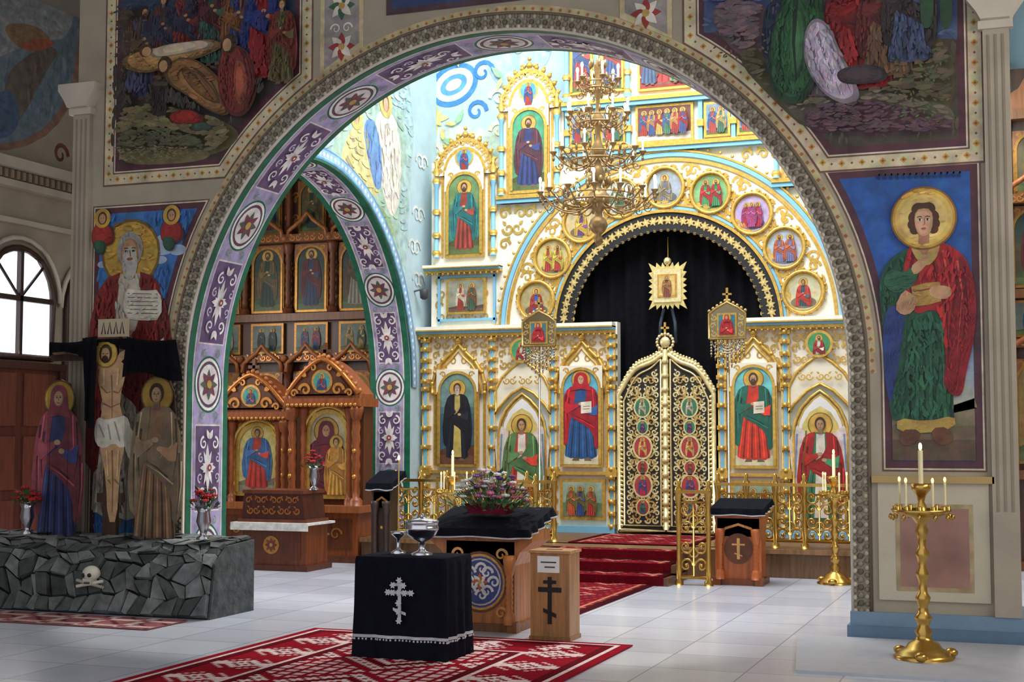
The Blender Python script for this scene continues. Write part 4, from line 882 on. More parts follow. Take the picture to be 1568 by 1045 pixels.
def kiot(name,x,y,w,h,fig,bg):
    mb=MB(name); wd=(150,80,40); dk=(98,52,28); hw=w/2
    mb.box(x-hw-.04,x+hw+.04,y-.28,y+.28,0,.08,'wood',dk); mb.box(x-hw,x+hw,y-.24,y+.24,.08,.58,'wood',wd)
    mb.box(x-hw+.08,x+hw-.08,y-.255,y-.23,.16,.5,'wood',dk); p=P(mb,lambda a,b,l:(a,y-.257-l,b)); p.rosette(x,.33,.12,[(190,130,64)])
    for k in (-1,1): p.scroll(x+k*.22,.33,.08,(190,130,64),da=k,w=.025)
    mb.box(x-hw-.05,x+hw+.05,y-.3,y+.3,.58,.66,'wood',(160,92,50))
    zc=h-.68; mb.box(x-hw+.03,x+hw-.03,y-.05,y+.2,.66,zc+.1,'wood',dk)
    for k in (-1,1):
        wcol(mb,x+k*(hw-.05),y-.2,.66,zc,.05,wd); wcol(mb,x+k*(hw-.17),y-.15,.66,zc,.035,wd)
        mb.lathe(x+k*(hw-.05),y-.2,[(.05,0),(.06,.04),(.02,.09),(.035,.13),(0,.22)],'wood',(170,100,54),10,zc+.1)
        for zz in (.7,1.0,1.3,zc-.05): mb.ball((x+k*(hw-.05),y-.25,zz),.03,'gold',(214,150,70),6,4)
    mb.box(x-hw-.03,x+hw+.03,y-.27,y+.22,zc,zc+.1,'wood',wd)
    for i in range(16): mb.ball((x-hw+(i+.5)*w/16,y-.28,zc+.02),.025,'gold',(200,140,70),6,4)
    n=16; o=[]
    for i in range(n+1):
        t=i/n; a=-hw+2*hw*t; o.append((x+a,zc+.15+(h-.22-zc)*(1-abs(2*t-1)**1.5)*.9))
    full=[(x-hw,zc+.1)]+o+[(x+hw,zc+.1)]
    mb.prism(full,y-.24,y+.15,'wood',wd); q=inset(full,.05); mb.prism(q,y-.26,y,'wood',dk)
    p=P(mb,lambda a,b,l:(a,y-.265-l,b)); p.ell(x,zc+.3,.14,.14,(220,160,76),20,'gold'); p.ell(x,zc+.3,.11,.11,(70,150,140),20); p.clip=(x-.07,x+.07,zc+.2,zc+.42); saint(p,x,zc+.05,.34,(150,50,50),(60,80,120)); p.clip=None
    for k in (-1,1):
        p.scroll(x+k*.24,zc+.2,.08,(220,150,74),da=k,w=.035); p.scroll(x+k*.13,zc+.46,.05,(220,150,74),da=k,w=.025); p.scroll(x+k*.35,zc+.16,.05,(220,150,74),da=-k,w=.025); p.leaf(x+k*.2,zc+.36,.12,.06,pi/2-k*1.0,(220,150,74),'gold')
    mb.tube([(a,y-.26,b) for a,b in o],.03,'gold',(190,116,56),6)
    for a,b in o: mb.ball((a,y-.22,b+.04),.032,'wood',(186,112,58),6,4)
    mb.box(x-.02,x+.02,y-.2,y-.16,h-.2,h+.08,'wood',dk); mb.box(x-.08,x+.08,y-.2,y-.16,h-.04,h,'wood',dk); mb.box(x-.05,x+.05,y-.2,y-.16,h-.12,h-.095,'wood',dk)
    iw=hw-.22; icon(mb,x-iw,x+iw,.78,zc-.05,y-.07,bg=bg,figs=fig,arch=True,fc=(232,196,100),fw=.05,ground=(150,150,120),spc=wd,spm='wood')
    mb.tube([(x-iw-.06,y-.1,.74)]+[(a,y-.1,b) for a,b in archpts(x,iw+.06,zc-.05-iw,12)]+[(x+iw+.06,y-.1,.74)],.03,'gold',(240,200,104),6)
    mb.build()
kiot('wooden_icon_kiot',-9.18,15.6,1.0,2.35,[dict(robe=(180,60,50),cloak=(70,110,160),w=1.4,h=.9)],(214,196,120))
kiot('wooden_icon_kiot',-7.98,15.2,.95,2.5,[dict(robe=(120,40,50),cloak=(110,44,60),veil=1,x=.45,b=-.55,h=1.45,w=1.1),dict(x=.72,b=-.1,h=.8,robe=(200,150,70),cloak=(190,130,60))],(206,190,150))
mb=MB('carved_reliquary_table'); x,y=-8.0,14.1
mb.box(x-.42,x+.42,y-.25,y+.25,.06,.5,'wood',(128,66,36)); mb.box(x-.36,x+.36,y-.265,y-.25,.12,.44,'wood',(96,48,28)); mb.box(x-.48,x+.48,y-.32,y+.32,.5,.525,'cloth',(224,222,214)); mb.box(x-.485,x+.485,y-.325,y-.32,.44,.525,'cloth',(224,222,214)); mb.box(x-.46,x+.46,y-.29,y+.29,0,.06,'wood',(90,46,28))
mb.prism([(x-.4,.545),(x+.4,.545),(x+.36,.86),(x-.36,.86)],y-.24,y+.24,'wood',(74,34,26)); mb.box(x-.38,x+.38,y-.25,y+.25,.84,.88,'wood',(110,56,36)); mb.box(x-.43,x+.43,y-.26,y+.26,.52,.56,'wood',(110,56,36))
p=P(mb,lambda a,b,l:(a,y-.245-l,b))
p.fill(x-.34,x+.34,.6,.82,.09,(180,110,60),.02)
p2=P(mb,lambda a,b,l:(a,y-.27-l,b)); p2.ell(x,.28,.1,.1,(196,140,70),18,'gold'); p2.rosette(x,.28,.08,[(120,60,40)]); mb.build()
# ================================================================ standing furniture
def cloth_top(mb,x,y,hw,hd,zf,zb,drop,c=(22,24,32),fr=(196,196,200)):
    n=20
    mb.add([(x-hw,y-hd,zf),(x+hw,y-hd,zf),(x+hw,y+hd,zb),(x-hw,y+hd,zb)],[(0,1,2,3)],'cloth',c)
    per=[(-hw+2*hw*i/n,-hd) for i in range(n)]+[(hw,-hd+2*hd*i/n) for i in range(n)]+[(hw-2*hw*i/n,hd) for i in range(n)]+[(-hw,hd-2*hd*i/n) for i in range(n)]
    N=len(per); vs=[]
    for k,(a,b) in enumerate(per):
        z=zf+(zb-zf)*(b+hd)/(2*hd); m=1+.035*sin(k*1.3); dr=drop*(1+.08*sin(k*.5))
        vs+= [(x+a,y+b,z),(x+a*m*1.03,y+b*m*1.04,z-dr*.85),(x+a*m*1.035,y+b*m*1.045,z-dr)]
    fs1=[(3*i,3*((i+1)%N),3*((i+1)%N)+1,3*i+1) for i in range(N)]; fs2=[(3*i+1,3*((i+1)%N)+1,3*((i+1)%N)+2,3*i+2) for i in range(N)]
    mb.add(vs,fs1,'cloth',c,True); mb.add(vs,fs2,'cloth',fr,True)
mb=MB('black_draped_memorial_table'); x,y=-4.03,8.88
hw,hd,zt=.325,.22,.68; n=26
per=[(-hw+2*hw*i/n,-hd) for i in range(n)]+[(hw,-hd+2*hd*i/n) for i in range(n)]+[(hw-2*hw*i/n,hd) for i in range(n)]+[(-hw,hd-2*hd*i/n) for i in range(n)]
N=len(per); vs=[]; levels=[(zt,0),(zt-.03,.008),(.3,.014),(.165,.018),(.145,.018),(.05,.02),(.015,.02)]
for z,o in levels:
    for k,(a,b) in enumerate(per):
        fo=(zt-z)*.022*(sin(k*.8)+.5*sin(k*1.9)); l=sqrt(a*a+b*b); vs.append((x+a*(1+(o+fo)/l),y+b*(1+(o+fo)/l),z))
for j in range(len(levels)-1):
    c=(196,196,204) if j in (3,) else (20,22,32)
    mb.add(vs,[(j*N+i,j*N+(i+1)%N,(j+1)*N+(i+1)%N,(j+1)*N+i) for i in range(N)],'cloth',c,True)
for k in range(0,N):
    v=vs[3*N+k]; mb.ball((v[0],v[1],v[2]-.03),.008,'plain',(200,200,206),5,3)
mb.add([(x-hw,y-hd,zt),(x+hw,y-hd,zt),(x+hw,y+hd,zt),(x-hw,y+hd,zt)],[(0,1,2,3)],'cloth',(24,26,38))
S=.78
p=P(mb,lambda a,b,l:(x+.01+a*S,y-hd-.032-l,.4+(b-.37)*S),mt='plain'); g=(206,206,214)
p.rect(-.016,.016,.2,.54,g); p.rect(-.11,.11,.42,.452,g); p.rect(-.05,.05,.49,.515,g); p.poly([(-.06,.31),(.06,.27),(.06,.245),(-.06,.285)],g)
for a,b in ((-.11,.436),(.11,.436),(0,.54),(0,.2),(0,.436),(-.055,.436),(.055,.436),(0,.35),(0,.28),(-.05,.5),(.05,.5)):
    for k in range(6): p.leaf(a,b,.032,.018,k*pi/3,g)
mb.build()
mb=MB('silver_lidded_bowl'); x,y=-3.98,8.9
mb.lathe(x,y,[(.075,0),(.08,.01),(.03,.03),(.02,.06),(.025,.07),(.02,.09),(.06,.11),(.1,.14),(.12,.18),(.125,.19),(.12,.2),(.118,.225),(.125,.235),(.11,.25),(.03,.262),(.015,.27),(.02,.285),(.0,.295)],'silver',(214,214,220),24,.68,.95)
mb.build()
mb=MB('silver_candle_dish'); x,y=-4.18,8.95
mb.lathe(x,y,[(.05,0),(.055,.01),(.015,.03),(.012,.1),(.05,.13),(.055,.15),(.02,.15)],'silver',(214,214,220),18,.68); mb.tube([(x,y,.83),(x,y,1.32)],.005,'plain',(226,190,110),6); mb.ball((x,y,1.335),.01,'glow',(255,200,110),6,4,sz=1.8); mb.build()
def lectern(name,x,y,w,d,zf,zb,wood,drop,blue=False,ov=.16,oc=.14):
    mb=MB(name); hw,hd=w/2,d/2
    mb.box(x-hw-.03,x+hw+.03,y-hd-.03,y+hd+.03,0,.06,'wood',shade(wood,.7)); mb.box(x-hw,x+hw,y-hd,y+hd,.06,zf-.1,'wood',wood)
    mb.prism([(x-hw,zf-.28),(x-hw-oc*.3,zf-.18),(x-hw-oc,zf-.1),(x-hw-oc,zf-.02),(x+hw+oc,zf-.02),(x+hw+oc,zf-.1),(x+hw+oc*.3,zf-.18),(x+hw,zf-.28)],y-hd,y+hd,'wood',wood)
    for k in (-1,1):
        wcol(mb,x+k*(hw-.03),y-hd-.03,.06,zf-.2,.03,shade(wood,1.1)); mb.box(x+k*hw-.04,x+k*hw+.04,y-hd-.06,y-hd+.02,.0,.08,'wood',shade(wood,.8))
    p=P(mb,lambda a,b,l:(a,y-hd-.002-l,b)); zc=(zf-.1)/2+.03; r=min(hw-.08,.24)
    p.ell(x,zc,r*1.12,r*1.17,shade(wood,.6),24)
    if blue:
        p.ell(x,zc,r*1.02,r*1.07,(214,160,80),24,'gold'); p.ell(x,zc,r*.94,r*.98,(60,76,140),24); p.ell(x,zc,r*.86,r*.9,(206,196,176),24); p.ell(x,zc,r*.8,r*.84,(60,76,140),24)
        for k in range(8):
            t=2*pi*k/8; p.scroll(x+r*.5*cos(t),zc+r*.5*sin(t),.05,(230,226,220),da=1 if k%2 else -1,w=.02,mt='paint')
        p.rosette(x,zc,r*.35,[(190,100,50),(230,226,220)])
        for k in (-1,1):
            for zz in (.14,zf-.2): p.scroll(x+k*(hw-.09),zz,.05,(220,160,90),da=k,w=.02)
    else:
        p.rect(x-.015,x+.015,zc-r*.8,zc+r*.8,(224,170,96)); p.rect(x-r*.5,x+r*.5,zc+r*.25,zc+r*.38,(224,170,96)); p.poly([(x-r*.3,zc-r*.3),(x+r*.3,zc-r*.5),(x+r*.3,zc-r*.6),(x-r*.3,zc-r*.4)],(224,170,96))
        for k in (-1,1): mb.box(x+k*hw-.02,x+k*hw+.02,y-hd-.02,y-hd,.06,zf-.3,'wood',shade(wood,1.25))
        p.line([(x-hw,zf-.28),(x-hw*.6,zf-.2),(x,zf-.16),(x+hw*.6,zf-.2),(x+hw,zf-.28)],.025,(224,150,80),'wood')
    cloth_top(mb,x,y,hw+ov,hd+.08,zf,zb,drop)
    mb.build()
lectern('flower_lectern',-4.07,10.4,.56,.42,.78,.92,(180,112,58),.07,True,.14)
lectern('wooden_lectern',-2.88,14.3,.42,.34,.76,.84,(176,94,44),.07,False,.06,.03)
lectern('wooden_lectern',-6.98,14.6,.2,.2,.95,1.08,(60,44,36),.08,False,.06,.03)
def flowers(name,x,y,z,rx,ry,h,n,cols,leafc=(50,84,44)):
    mb=MB(name)
    for i in range(n*3):
        a=R.random()*2*pi; q=sqrt(R.random()); px,py=x+rx*1.15*q*cos(a),y+ry*1.15*q*sin(a); pz=z+h*(1-q*q)*R.random()
        d=(cos(a)*.6,sin(a)*.6,R.random()-.2); L=.06+.05*R.random(); w=.018
        t=(-sin(a)*w,cos(a)*w,0)
        mb.add([(px,py,pz),(px+d[0]*L*.5+t[0],py+d[1]*L*.5+t[1],pz+d[2]*L*.5),(px+d[0]*L,py+d[1]*L,pz+d[2]*L),(px+d[0]*L*.5-t[0],py+d[1]*L*.5-t[1],pz+d[2]*L*.5)],[(0,1,2,3)],'leaf',shade(leafc,.7+.7*R.random()))
    for i in range(n):
        a=R.random()*2*pi; q=sqrt(R.random()); px,py=x+rx*q*cos(a),y+ry*q*sin(a); pz=z+h*(1-.7*q*q)*(.55+.45*R.random())
        c=cols[R.randrange(len(cols))] if not callable(cols) else cols(px,py,pz); s=.02+.012*R.random()
        mb.tube([(x+(px-x)*.5,y+(py-y)*.5,z),(px,py,pz)],.003,'leaf',leafc,4)
        for k in range(6):
            b=2*pi*k/6; cx,cy,cz=px+s*.7*cos(b),py+s*.7*sin(b),pz+.2*s; mb.ball((cx,cy,cz),s*.6,'leaf',shade(c,.85+.25*R.random()),6,4,sz=.7)
        mb.ball((px,py,pz+s*.3),s*.5,'leaf',shade(c,.9),6,4)
    return mb
def fc(px,py,pz):
    q=R.random()
    if pz>1.12 and px>-4.08: return (96,54,136) if q<.6 else (232,230,222)
    if px<-4.15: return (240,240,228) if q<.8 else (206,130,150)
    if px>-3.9: return (228,226,216) if q<.6 else (190,90,120)
    return (228,206,206) if q<.35 else ((200,110,134) if q<.75 else (130,80,150))
mb=flowers('flower_arrangement',-4.05,10.36,.92,.32,.2,.32,90,fc,(64,104,52)); mb.prism([(-4.2,.88),(-3.9,.88),(-3.86,.96),(-4.24,.96)],10.28,10.44,'cloth',(110,30,50)); mb.build()
def vase(name,x,y,z,cols,s=1,vc=(180,180,186)):
    mb=flowers(name,x,y,z+.2*s,.09*s,.09*s,.16*s,16,cols); mb.lathe(x,y,[(.045,0),(.05,.01),(.02,.03),(.025,.05),(.05,.12),(.04,.18),(.055,.22),(.045,.22)],'silver',vc,16,z,s); mb.build()
reds=[(190,24,30),(170,16,24),(200,40,40)]
mb=MB('wooden_donation_box'); x,y=-3.40,10.0
mb.box(x-.15,x+.15,y-.12,y+.12,0,.63,'wood',(176,128,80)); mb.box(x-.162,x+.162,y-.132,y+.132,.63,.65,'wood',(190,142,92)); mb.box(x-.158,x+.158,y-.128,y+.128,0,.03,'wood',(150,104,62))
p=P(mb,lambda a,b,l:(x+a,y-.122-l,b)); k=(26,22,20); p.rect(-.095,.075,.49,.61,(238,238,234),'plain')
for j in range(2): p.rect(-.07+.03*j,.05-.01*j,.56-.035*j,.57-.035*j,(60,60,60),'plain')
p.rect(-.016,.016,.12,.46,k,'plain'); p.rect(-.09,.09,.35,.385,k,'plain'); p.rect(-.05,.05,.41,.435,k,'plain'); p.poly([(-.05,.235),(.05,.195),(.05,.165),(-.05,.205)],k,'plain')
mb.box(x-.06,x+.06,y-.02,y+.0,.648,.653,'plain',k); mb.build()
BR=(206,164,84)
def cstand(name,x,y,s=1,lit=1,plate=.2,z0=0):
    mb=MB(name)
    prof=[(.19,0),(.2,.015),(.17,.03),(.16,.05),(.12,.07),(.1,.1),(.06,.12),(.045,.15),(.06,.18),(.035,.21),(.05,.25),(.06,.27),(.035,.3),(.03,.34),(.045,.38),(.05,.4),(.03,.43),(.025,.5),(.04,.54),(.045,.56),(.025,.6),(.035,.66),(.05,.69),(.025,.73),(.03,.8),(.045,.84),(.03,.88),(.06,.92),(.07,.94),(.04,.96)]
    mb.lathe(x,y,prof,'brass',BR,24,z0,s)
    for k in range(3):
        t=2*pi*k/3+.5; mb.ball((x+.19*s*cos(t),y+.19*s*sin(t),z0+.035),.045,'brass',BR,sz=.7)
    zp=z0+.95*s; mb.lathe(x,y,[(.03,-.03),(plate*.9,0),(plate,.03),(plate*.97,.03),(plate*.88,.01),(0.03,.01)],'brass',BR,24,zp)
    for k in range(12):
        t=2*pi*k/12; px,py=x+plate*.85*cos(t),y+plate*.85*sin(t); mb.lathe(px,py,[(.012,0),(.018,.04),(.014,.045)],'brass',BR,8,zp+.01); mb.ball((x+plate*cos(t),y+plate*sin(t),zp-.02),.014,'brass',BR,6,4,sz=1.6)
        if k in (1,5,8,10):
            mb.tube([(px,py,zp+.05),(px,py,zp+.05+.16)],.008,'plain',(236,220,170),6); mb.ball((px,py,zp+.225),.009,'glow',(255,190,90),6,4,sz=2)
    mb.lathe(x,y,[(.03,0),(.035,.05),(.02,.08),(.03,.12),(.06,.16),(.065,.2),(.02,.2)],'brass',BR,16,zp)
    mb.tube([(x,y,zp+.2),(x,y,zp+.42)],.016,'plain',(238,226,180),8); mb.ball((x,y,zp+.445),.012,'glow',(255,200,110),8,5,sz=2.2)
    mb.build()
cstand('brass_candle_stand',-.78,9.85,1.0,z0=.02)
cstand('brass_candle_stand',-2.0,14.6,.92,1,.16)
cstand('brass_candle_stand',-5.95,14.1,.9,1,.18)
def railing(name,x0,x1,y0,y1,z0,h=.8,pw=.36):
    mb=MB(name); L=sqrt((x1-x0)**2+(y1-y0)**2); ux,uy=(x1-x0)/L,(y1-y0)/L
    pt=lambda a,z:(x0+ux*a,y0+uy*a,z0+z)
    mb.box(min(x0,x1)-.02,max(x0,x1)+.02,y0-.045,y0+.045,z0+h-.012,z0+h+.02,'brass',BR); mb.tube([pt(0,.08),pt(L,.08)],.018,'brass',BR,6); mb.tube([pt(0,h-.1),pt(L,h-.1)],.012,'brass',BR,6)
    n=max(1,int(L/pw))
    for i in range(n+1):
        q=pt(L*i/n,0); mb.lathe(q[0],q[1],[(.045,0),(.045,.04),(.026,.06),(.036,.2),(.024,.25),(.024,h*.6),(.036,h*.7),(.024,h*.8),(.04,h),(.045,h+.03),(.018,h+.06),(.026,h+.1),(0,h+.13)],'brass',BR,10,z0)
    w=L/n
    for i in range(n):
        c=L*(i+.5)/n; hs=w*.25
        for k in (-1,1):
            for zz,dd in ((.17,1),(.33,-1),(.49,1),(.65,-1)):
                pts=[]
                for j in range(14):
                    t=j/13; an=t*2.4*pi; r=hs*(1-.8*t); pts.append(pt(c+k*(w*.26-r*cos(an)*.9),zz*h/.8+dd*r*sin(an)))
                mb.tube(pts,.013,'brass',BR,5)
                q=pt(c+k*w*.26,zz*h/.8); mb.ball(q,.02,'brass',BR,6,4)
        mb.tube([pt(c,.08),pt(c,h-.1)],.012,'brass',BR,5)
        for zz in (.35,.7): mb.tube([pt(c+.045*cos(2*pi*j/12),h*zz+.045*sin(2*pi*j/12)) for j in range(12)],.011,'brass',BR,5,True)
    mb.build()
railing('brass_openwork_railing',-7.1,-5.15,15.12,15.12,.3,.66,.3); railing('brass_openwork_railing',-5.42,-5.08,14.3,14.3,0.0,.95)
railing('brass_openwork_railing',-3.3,-1.15,15.12,15.12,.3,.66,.3); railing('brass_openwork_railing',-3.44,-3.14,13.95,13.95,0.0,.92,.29)
def banner(x,y,zc,z0):
    mb=MB('processional_metal_banner')
    mb.lathe(x,y,[(.14,0),(.14,.03),(.03,.06),(.02,.12)],'brass',BR,12,z0); mb.tube([(x,y,z0+.1),(x,y,zc+.35)],.012,'silver',(180,176,170),6)
    w,h=.2,.25
    pts=[(x-w,zc-h*.6),(x-w,zc+h*.5),(x-w*.6,zc+h*.75),(x,zc+h),(x+w*.6,zc+h*.75),(x+w,zc+h*.5),(x+w,zc-h*.6)]
    mb.prism(pts,y-.02,y+.01,'silver',(150,134,100)); mb.tube([(a,y-.02,b) for a,b in pts+[pts[0]]],.014,'gold',(180,146,86),6)
    pf=P(mb,lambda a,b,l:(a,y-.022-l,b)); pf.fill(x-w+.01,x+w-.01,zc-h*.55,zc+h*.5,.07,(206,176,110),.014)
    for i in range(10):
        t=i/9; a=x-w+2*w*t; mb.ball((a,y-.01,zc+h*(.55+.5*(1-abs(2*t-1)))+.02),.02,'gold',(190,160,100),6,4)
    mb.box(x-.11,x+.11,y-.035,y,zc-.13,zc+.13,'gold',(200,160,80)); p=P(mb,lambda a,b,l:(a,y-.037-l,b)); p.rect(x-.09,x+.09,zc-.11,zc+.11,(60,110,120)); p.clip=(x-.09,x+.09,zc-.11,zc+.11); saint(p,x,zc-.3,.42,(190,40,44),(170,36,40),veil=1)
    for i in range(9):
        a=x-w+.02+(2*w-.04)*i/8; L=.16+.16*(1-abs(i-4)/4)
        for k in range(6): mb.ball((a,y-.01,zc-h*.62-L*k/5),.014,'silver',(190,180,160),6,4)
        mb.tube([(a,y-.01,zc-h*.6),(a,y-.01,zc-h*.6-L-.04)],.007,'gold',(180,160,120),4)
    for k in range(3):
        mb.tube([(x+(.17-.05*k)*cos(pi+pi*j/10),y-.015,zc-h*.6-.02+(.14-.03*k)*sin(pi+pi*j/10)) for j in range(11)],.008,'silver',(190,180,160),4)
    mb.box(x-.012,x+.012,y-.02,y,zc+h,zc+h+.16,'gold',BR); mb.box(x-.05,x+.05,y-.02,y,zc+h+.08,zc+h+.1,'gold',BR)
    mb.build()
q=onY(826,510,15.4); banner(q[0],15.4,q[1],.3); q=onY(1114,498,15.4); banner(q[0],15.4,q[1],.3)
# ================================================================ chandelier
def chandelier():
    root=empty('brass_chandelier'); mb=MB('frame',root); x,y=CX,13.9; c=(168,136,92); M='bronze'
    prof=[(.0,3.42),(.03,3.44),(.05,3.5),(.03,3.54),(.07,3.58),(.1,3.64),(.08,3.7),(.03,3.74),(.05,3.8),(.11,3.84),(.13,3.92),(.09,3.98),(.03,4.04),(.05,4.1),(.08,4.16),(.05,4.24),(.025,4.3),(.06,4.36),(.08,4.42),(.04,4.5),(.02,4.6),(.05,4.68),(.07,4.74),(.025,4.82),(.02,4.95),(.05,5.03),(.02,5.12),(.04,5.25),(.02,5.35),(.0,5.45)]
    mb.lathe(x,y,prof,M,c,20); mb.tube([(x,y,5.4),(x,y,7.9)],.01,M,c,6)
    ml=MB('candle_lamps',root)
    for z,r,n,drop in ((3.9,.6,14,.12),(4.33,.46,10,.1),(4.72,.32,8,.08),(5.08,.22,6,.06)):
        for rr_,zz,w in ((.6,-.02,.011),(.6,.05,.007)):
            mb.tube([(x+r*rr_*cos(2*pi*i/40),y+r*rr_*sin(2*pi*i/40),z+zz) for i in range(40)],w,M,c,6,True)
        for i in range(n):
            t=2*pi*(i+.5*(n%3))/n; pts=[]
            for j in range(12):
                q=j/11; rr=.04+(r-.04)*q; zz=z-drop*sin(q*pi)*1.1+.07*q*q; pts.append((x+rr*cos(t),y+rr*sin(t),zz))
            mb.tube(pts,.008,M,c,5)
            for fr_,s0,dz,sg in ((.68,.07,.07,1),(.85,.045,-.07,-1)):
                pts=[]
                for j in range(14):
                    q=j/13; an=q*2.2*pi; s=s0*(1-.75*q); rr=r*fr_+s*cos(an); pts.append((x+rr*cos(t),y+rr*sin(t),z+dz+sg*s*sin(an)))
                mb.tube(pts,.006,M,c,4)
            ex,ey,ez=x+r*cos(t),y+r*sin(t),z+.07
            mb.lathe(ex,ey,[(.008,-.05),(.018,-.02),(.036,.0),(.04,.012),(.013,.012)],M,c,10,ez); mb.ball((ex,ey,ez-.07),.016,M,c,6,4,sz=1.5)
            ml.tube([(ex,ey,ez+.01),(ex,ey,ez+.1)],.011,'plain',(246,240,224),6); ml.ball((ex,ey,ez+.13),.017,'glow',(255,232,196),6,4,sz=1.9)
        for i in range(n):
            t=2*pi*(i+.5)/n; mb.ball((x+r*.6*cos(t),y+r*.6*sin(t),z-.06),.017,M,c,6,4,sz=1.9)
            mb.ball((x+r*.6*cos(t),y+r*.6*sin(t),z+.1),.016,M,c,6,4,sz=2.4)
    for k in range(6):
        t=2*pi*k/6; mb.ball((x+.08*cos(t),y+.08*sin(t),5.32),.024,M,c,6,4,sz=2); mb.ball((x+.11*cos(t),y+.11*sin(t),4.1),.03,M,c,6,4,sz=1.6)
    mb.build(); ml.build()
chandelier()
# ================================================================ GOLGOTHA
gol=empty('golgotha_crucifix')
mb=MB('stone_mound',gol)
gx0,gx1=-9.0,-6.36
mb.prism([(10.0,0),(10.08,.42),(10.25,.56),(10.68,.6),(10.68,0)],gx0,gx1,'rock',(20,22,24),'X')
def onface(u,v):
    P0=[(10.0,0),(10.07,.44),(10.25,.575),(10.68,.615)]
    s=v*3; i=min(2,int(s)); f=s-i; return (gx0+(gx1-gx0)*u,P0[i][0]+(P0[i+1][0]-P0[i][0])*f,P0[i][1]+(P0[i+1][1]-P0[i][1])*f)
nx,ny=22,9
J=[[(i/nx+(R.random()-.5)*.8/nx*(0<i<nx)+ (0.5/nx if j%2 else 0)*(0<i<nx),max(0,min(1,j/ny+(R.random()-.5)*.8/ny*(0<j<ny)))) for i in range(nx+1)] for j in range(ny+1)]
for j in range(ny):
    for i in range(nx):
        q=[J[j][i],J[j][i+1],J[j+1][i+1],J[j+1][i]]; cu=sum(a for a,b in q)/4; cv=sum(b for a,b in q)/4; pro=.01+.045*R.random(); k=.88
        inn=[onface(cu+(a-cu)*k,cv+(b-cv)*k) for a,b in q]; out=[]; tx=R.uniform(-.02,.02)
        for m,(X,Y,Z) in enumerate(inn): out.append((X,Y-pro+(tx if m in (0,1) else -tx),Z+pro*.5+(R.random()-.5)*.02))
        g=90+R.randint(-25,40); mb.add(inn+out,[(4,5,6),(4,6,7),(0,1,5,4),(1,2,6,5),(2,3,7,6),(3,0,4,7)],'rock',(g,g+4,g+3))
mb.prism([(10.0,0),(10.07,.44),(10.25,.575),(10.68,.6),(10.68,0)],gx1,gx1+.02,'rock',(74,78,78),'X')
sx,sz=onY(141,882,9.98); mb.ball((sx,9.97,sz+.02),.075,'plain',(222,216,200),14,10,sz=.85); mb.prism([(sx-.045,sz-.02),(sx+.045,sz-.02),(sx+.03,sz-.075),(sx-.03,sz-.075)],9.91,9.99,'plain',(206,198,180))
for k in (-1,1): mb.ball((sx+k*.028,9.905,sz+.01),.018,'plain',(30,26,24),8,5); mb.tube([(sx-.13*k,9.95,sz-.09),(sx+.13*k,9.95,sz-.04)],.014,'plain',(206,200,184),6)
for k in range(5): mb.box(sx-.027+k*.012,sx-.021+k*.012,9.905,9.912,sz-.065,sz-.045,'plain',(70,60,50))
mb.build()
GY=10.5
mb=MB('cross_and_figures',gol); gp=P(mb,lambda a,b,l:(a,GY-.001-l,b),rec=True)
cx,zt=onY(172,492,GY)
mb.box(cx-.07,cx+.07,GY+.005,GY+.05,.55,zt-.03,'wood',(74,48,36)); q0=onY(78,545,GY); q1=onY(268,535,GY); mb.box(q0[0],q1[0],GY+.005,GY+.05,q0[1]-.05,q0[1]+.09,'wood',(74,48,36)); mb.box(cx-.15,cx+.15,GY-.0,GY+.04,zt-.14,zt+.02,'plain',(196,180,150)); mb.box(cx-.13,cx+.13,GY-.0,GY+.05,.9,.98,'wood',(74,48,36))
gl=P(mb,lambda a,b,l:(a,GY-.002-l,b))
for k in range(4): gl.line([(cx-.11+k*.065,zt-.115),(cx-.09+k*.065,zt-.01),(cx-.07+k*.065,zt-.115)],.012,(60,30,26))
def G(pts): return [onY(x,y,GY) for x,y in pts]
sk=(204,162,118); shd=(140,100,70)
gp.poly(G([(156,562),(144,552),(128,546),(104,542),(84,544),(76,538),(84,532),(106,531),(132,534),(152,542),(164,554)]),sk); gp.poly(G([(180,560),(192,548),(208,541),(236,535),(258,536),(266,530),(258,525),(234,524),(204,529),(184,540),(174,554)]),sk)
gp.poly(G([(150,556),(160,552),(172,556),(184,552),(192,560),(191,580),(186,600),(184,620),(188,640),(192,660),(190,690),(184,720),(182,750),(180,780),(176,800),(168,800),(164,780),(163,750),(160,720),(154,690),(152,660),(154,640),(158,620),(154,600),(149,578)]),sk)
gp.poly(soft(G([(149,638),(162,644),(178,640),(194,636),(201,656),(198,678),(186,688),(174,678),(160,688),(147,682),(144,660)]),1),(226,218,200)); gp.poly(soft(G([(186,646),(202,654),(210,680),(206,708),(196,702),(190,680)]),1),(206,196,176))
for q in ([(171,575),(172,600),(172,640)],[(155,592),(164,602),(170,600)],[(174,600),(182,602),(188,592)],[(158,618),(170,624),(184,618)],[(172,690),(173,740),(172,785)],[(152,565),(150,585)],[(166,735),(170,742)],[(176,735),(182,742)],[(100,540),(140,546)],[(206,538),(246,532)]): gp.line(G(q),lambda t:.014*(1.1-.6*t),shd)
for q in ([(160,565),(160,590)],[(182,565),(180,590)],[(164,690),(166,730)],[(182,690),(180,730)]): gp.line(G(q),.018,(226,188,144))
for q in ([(152,650),(160,670)],[(176,646),(184,676)],[(166,650),(170,674)]): gp.line(G(q),.01,(160,150,136))
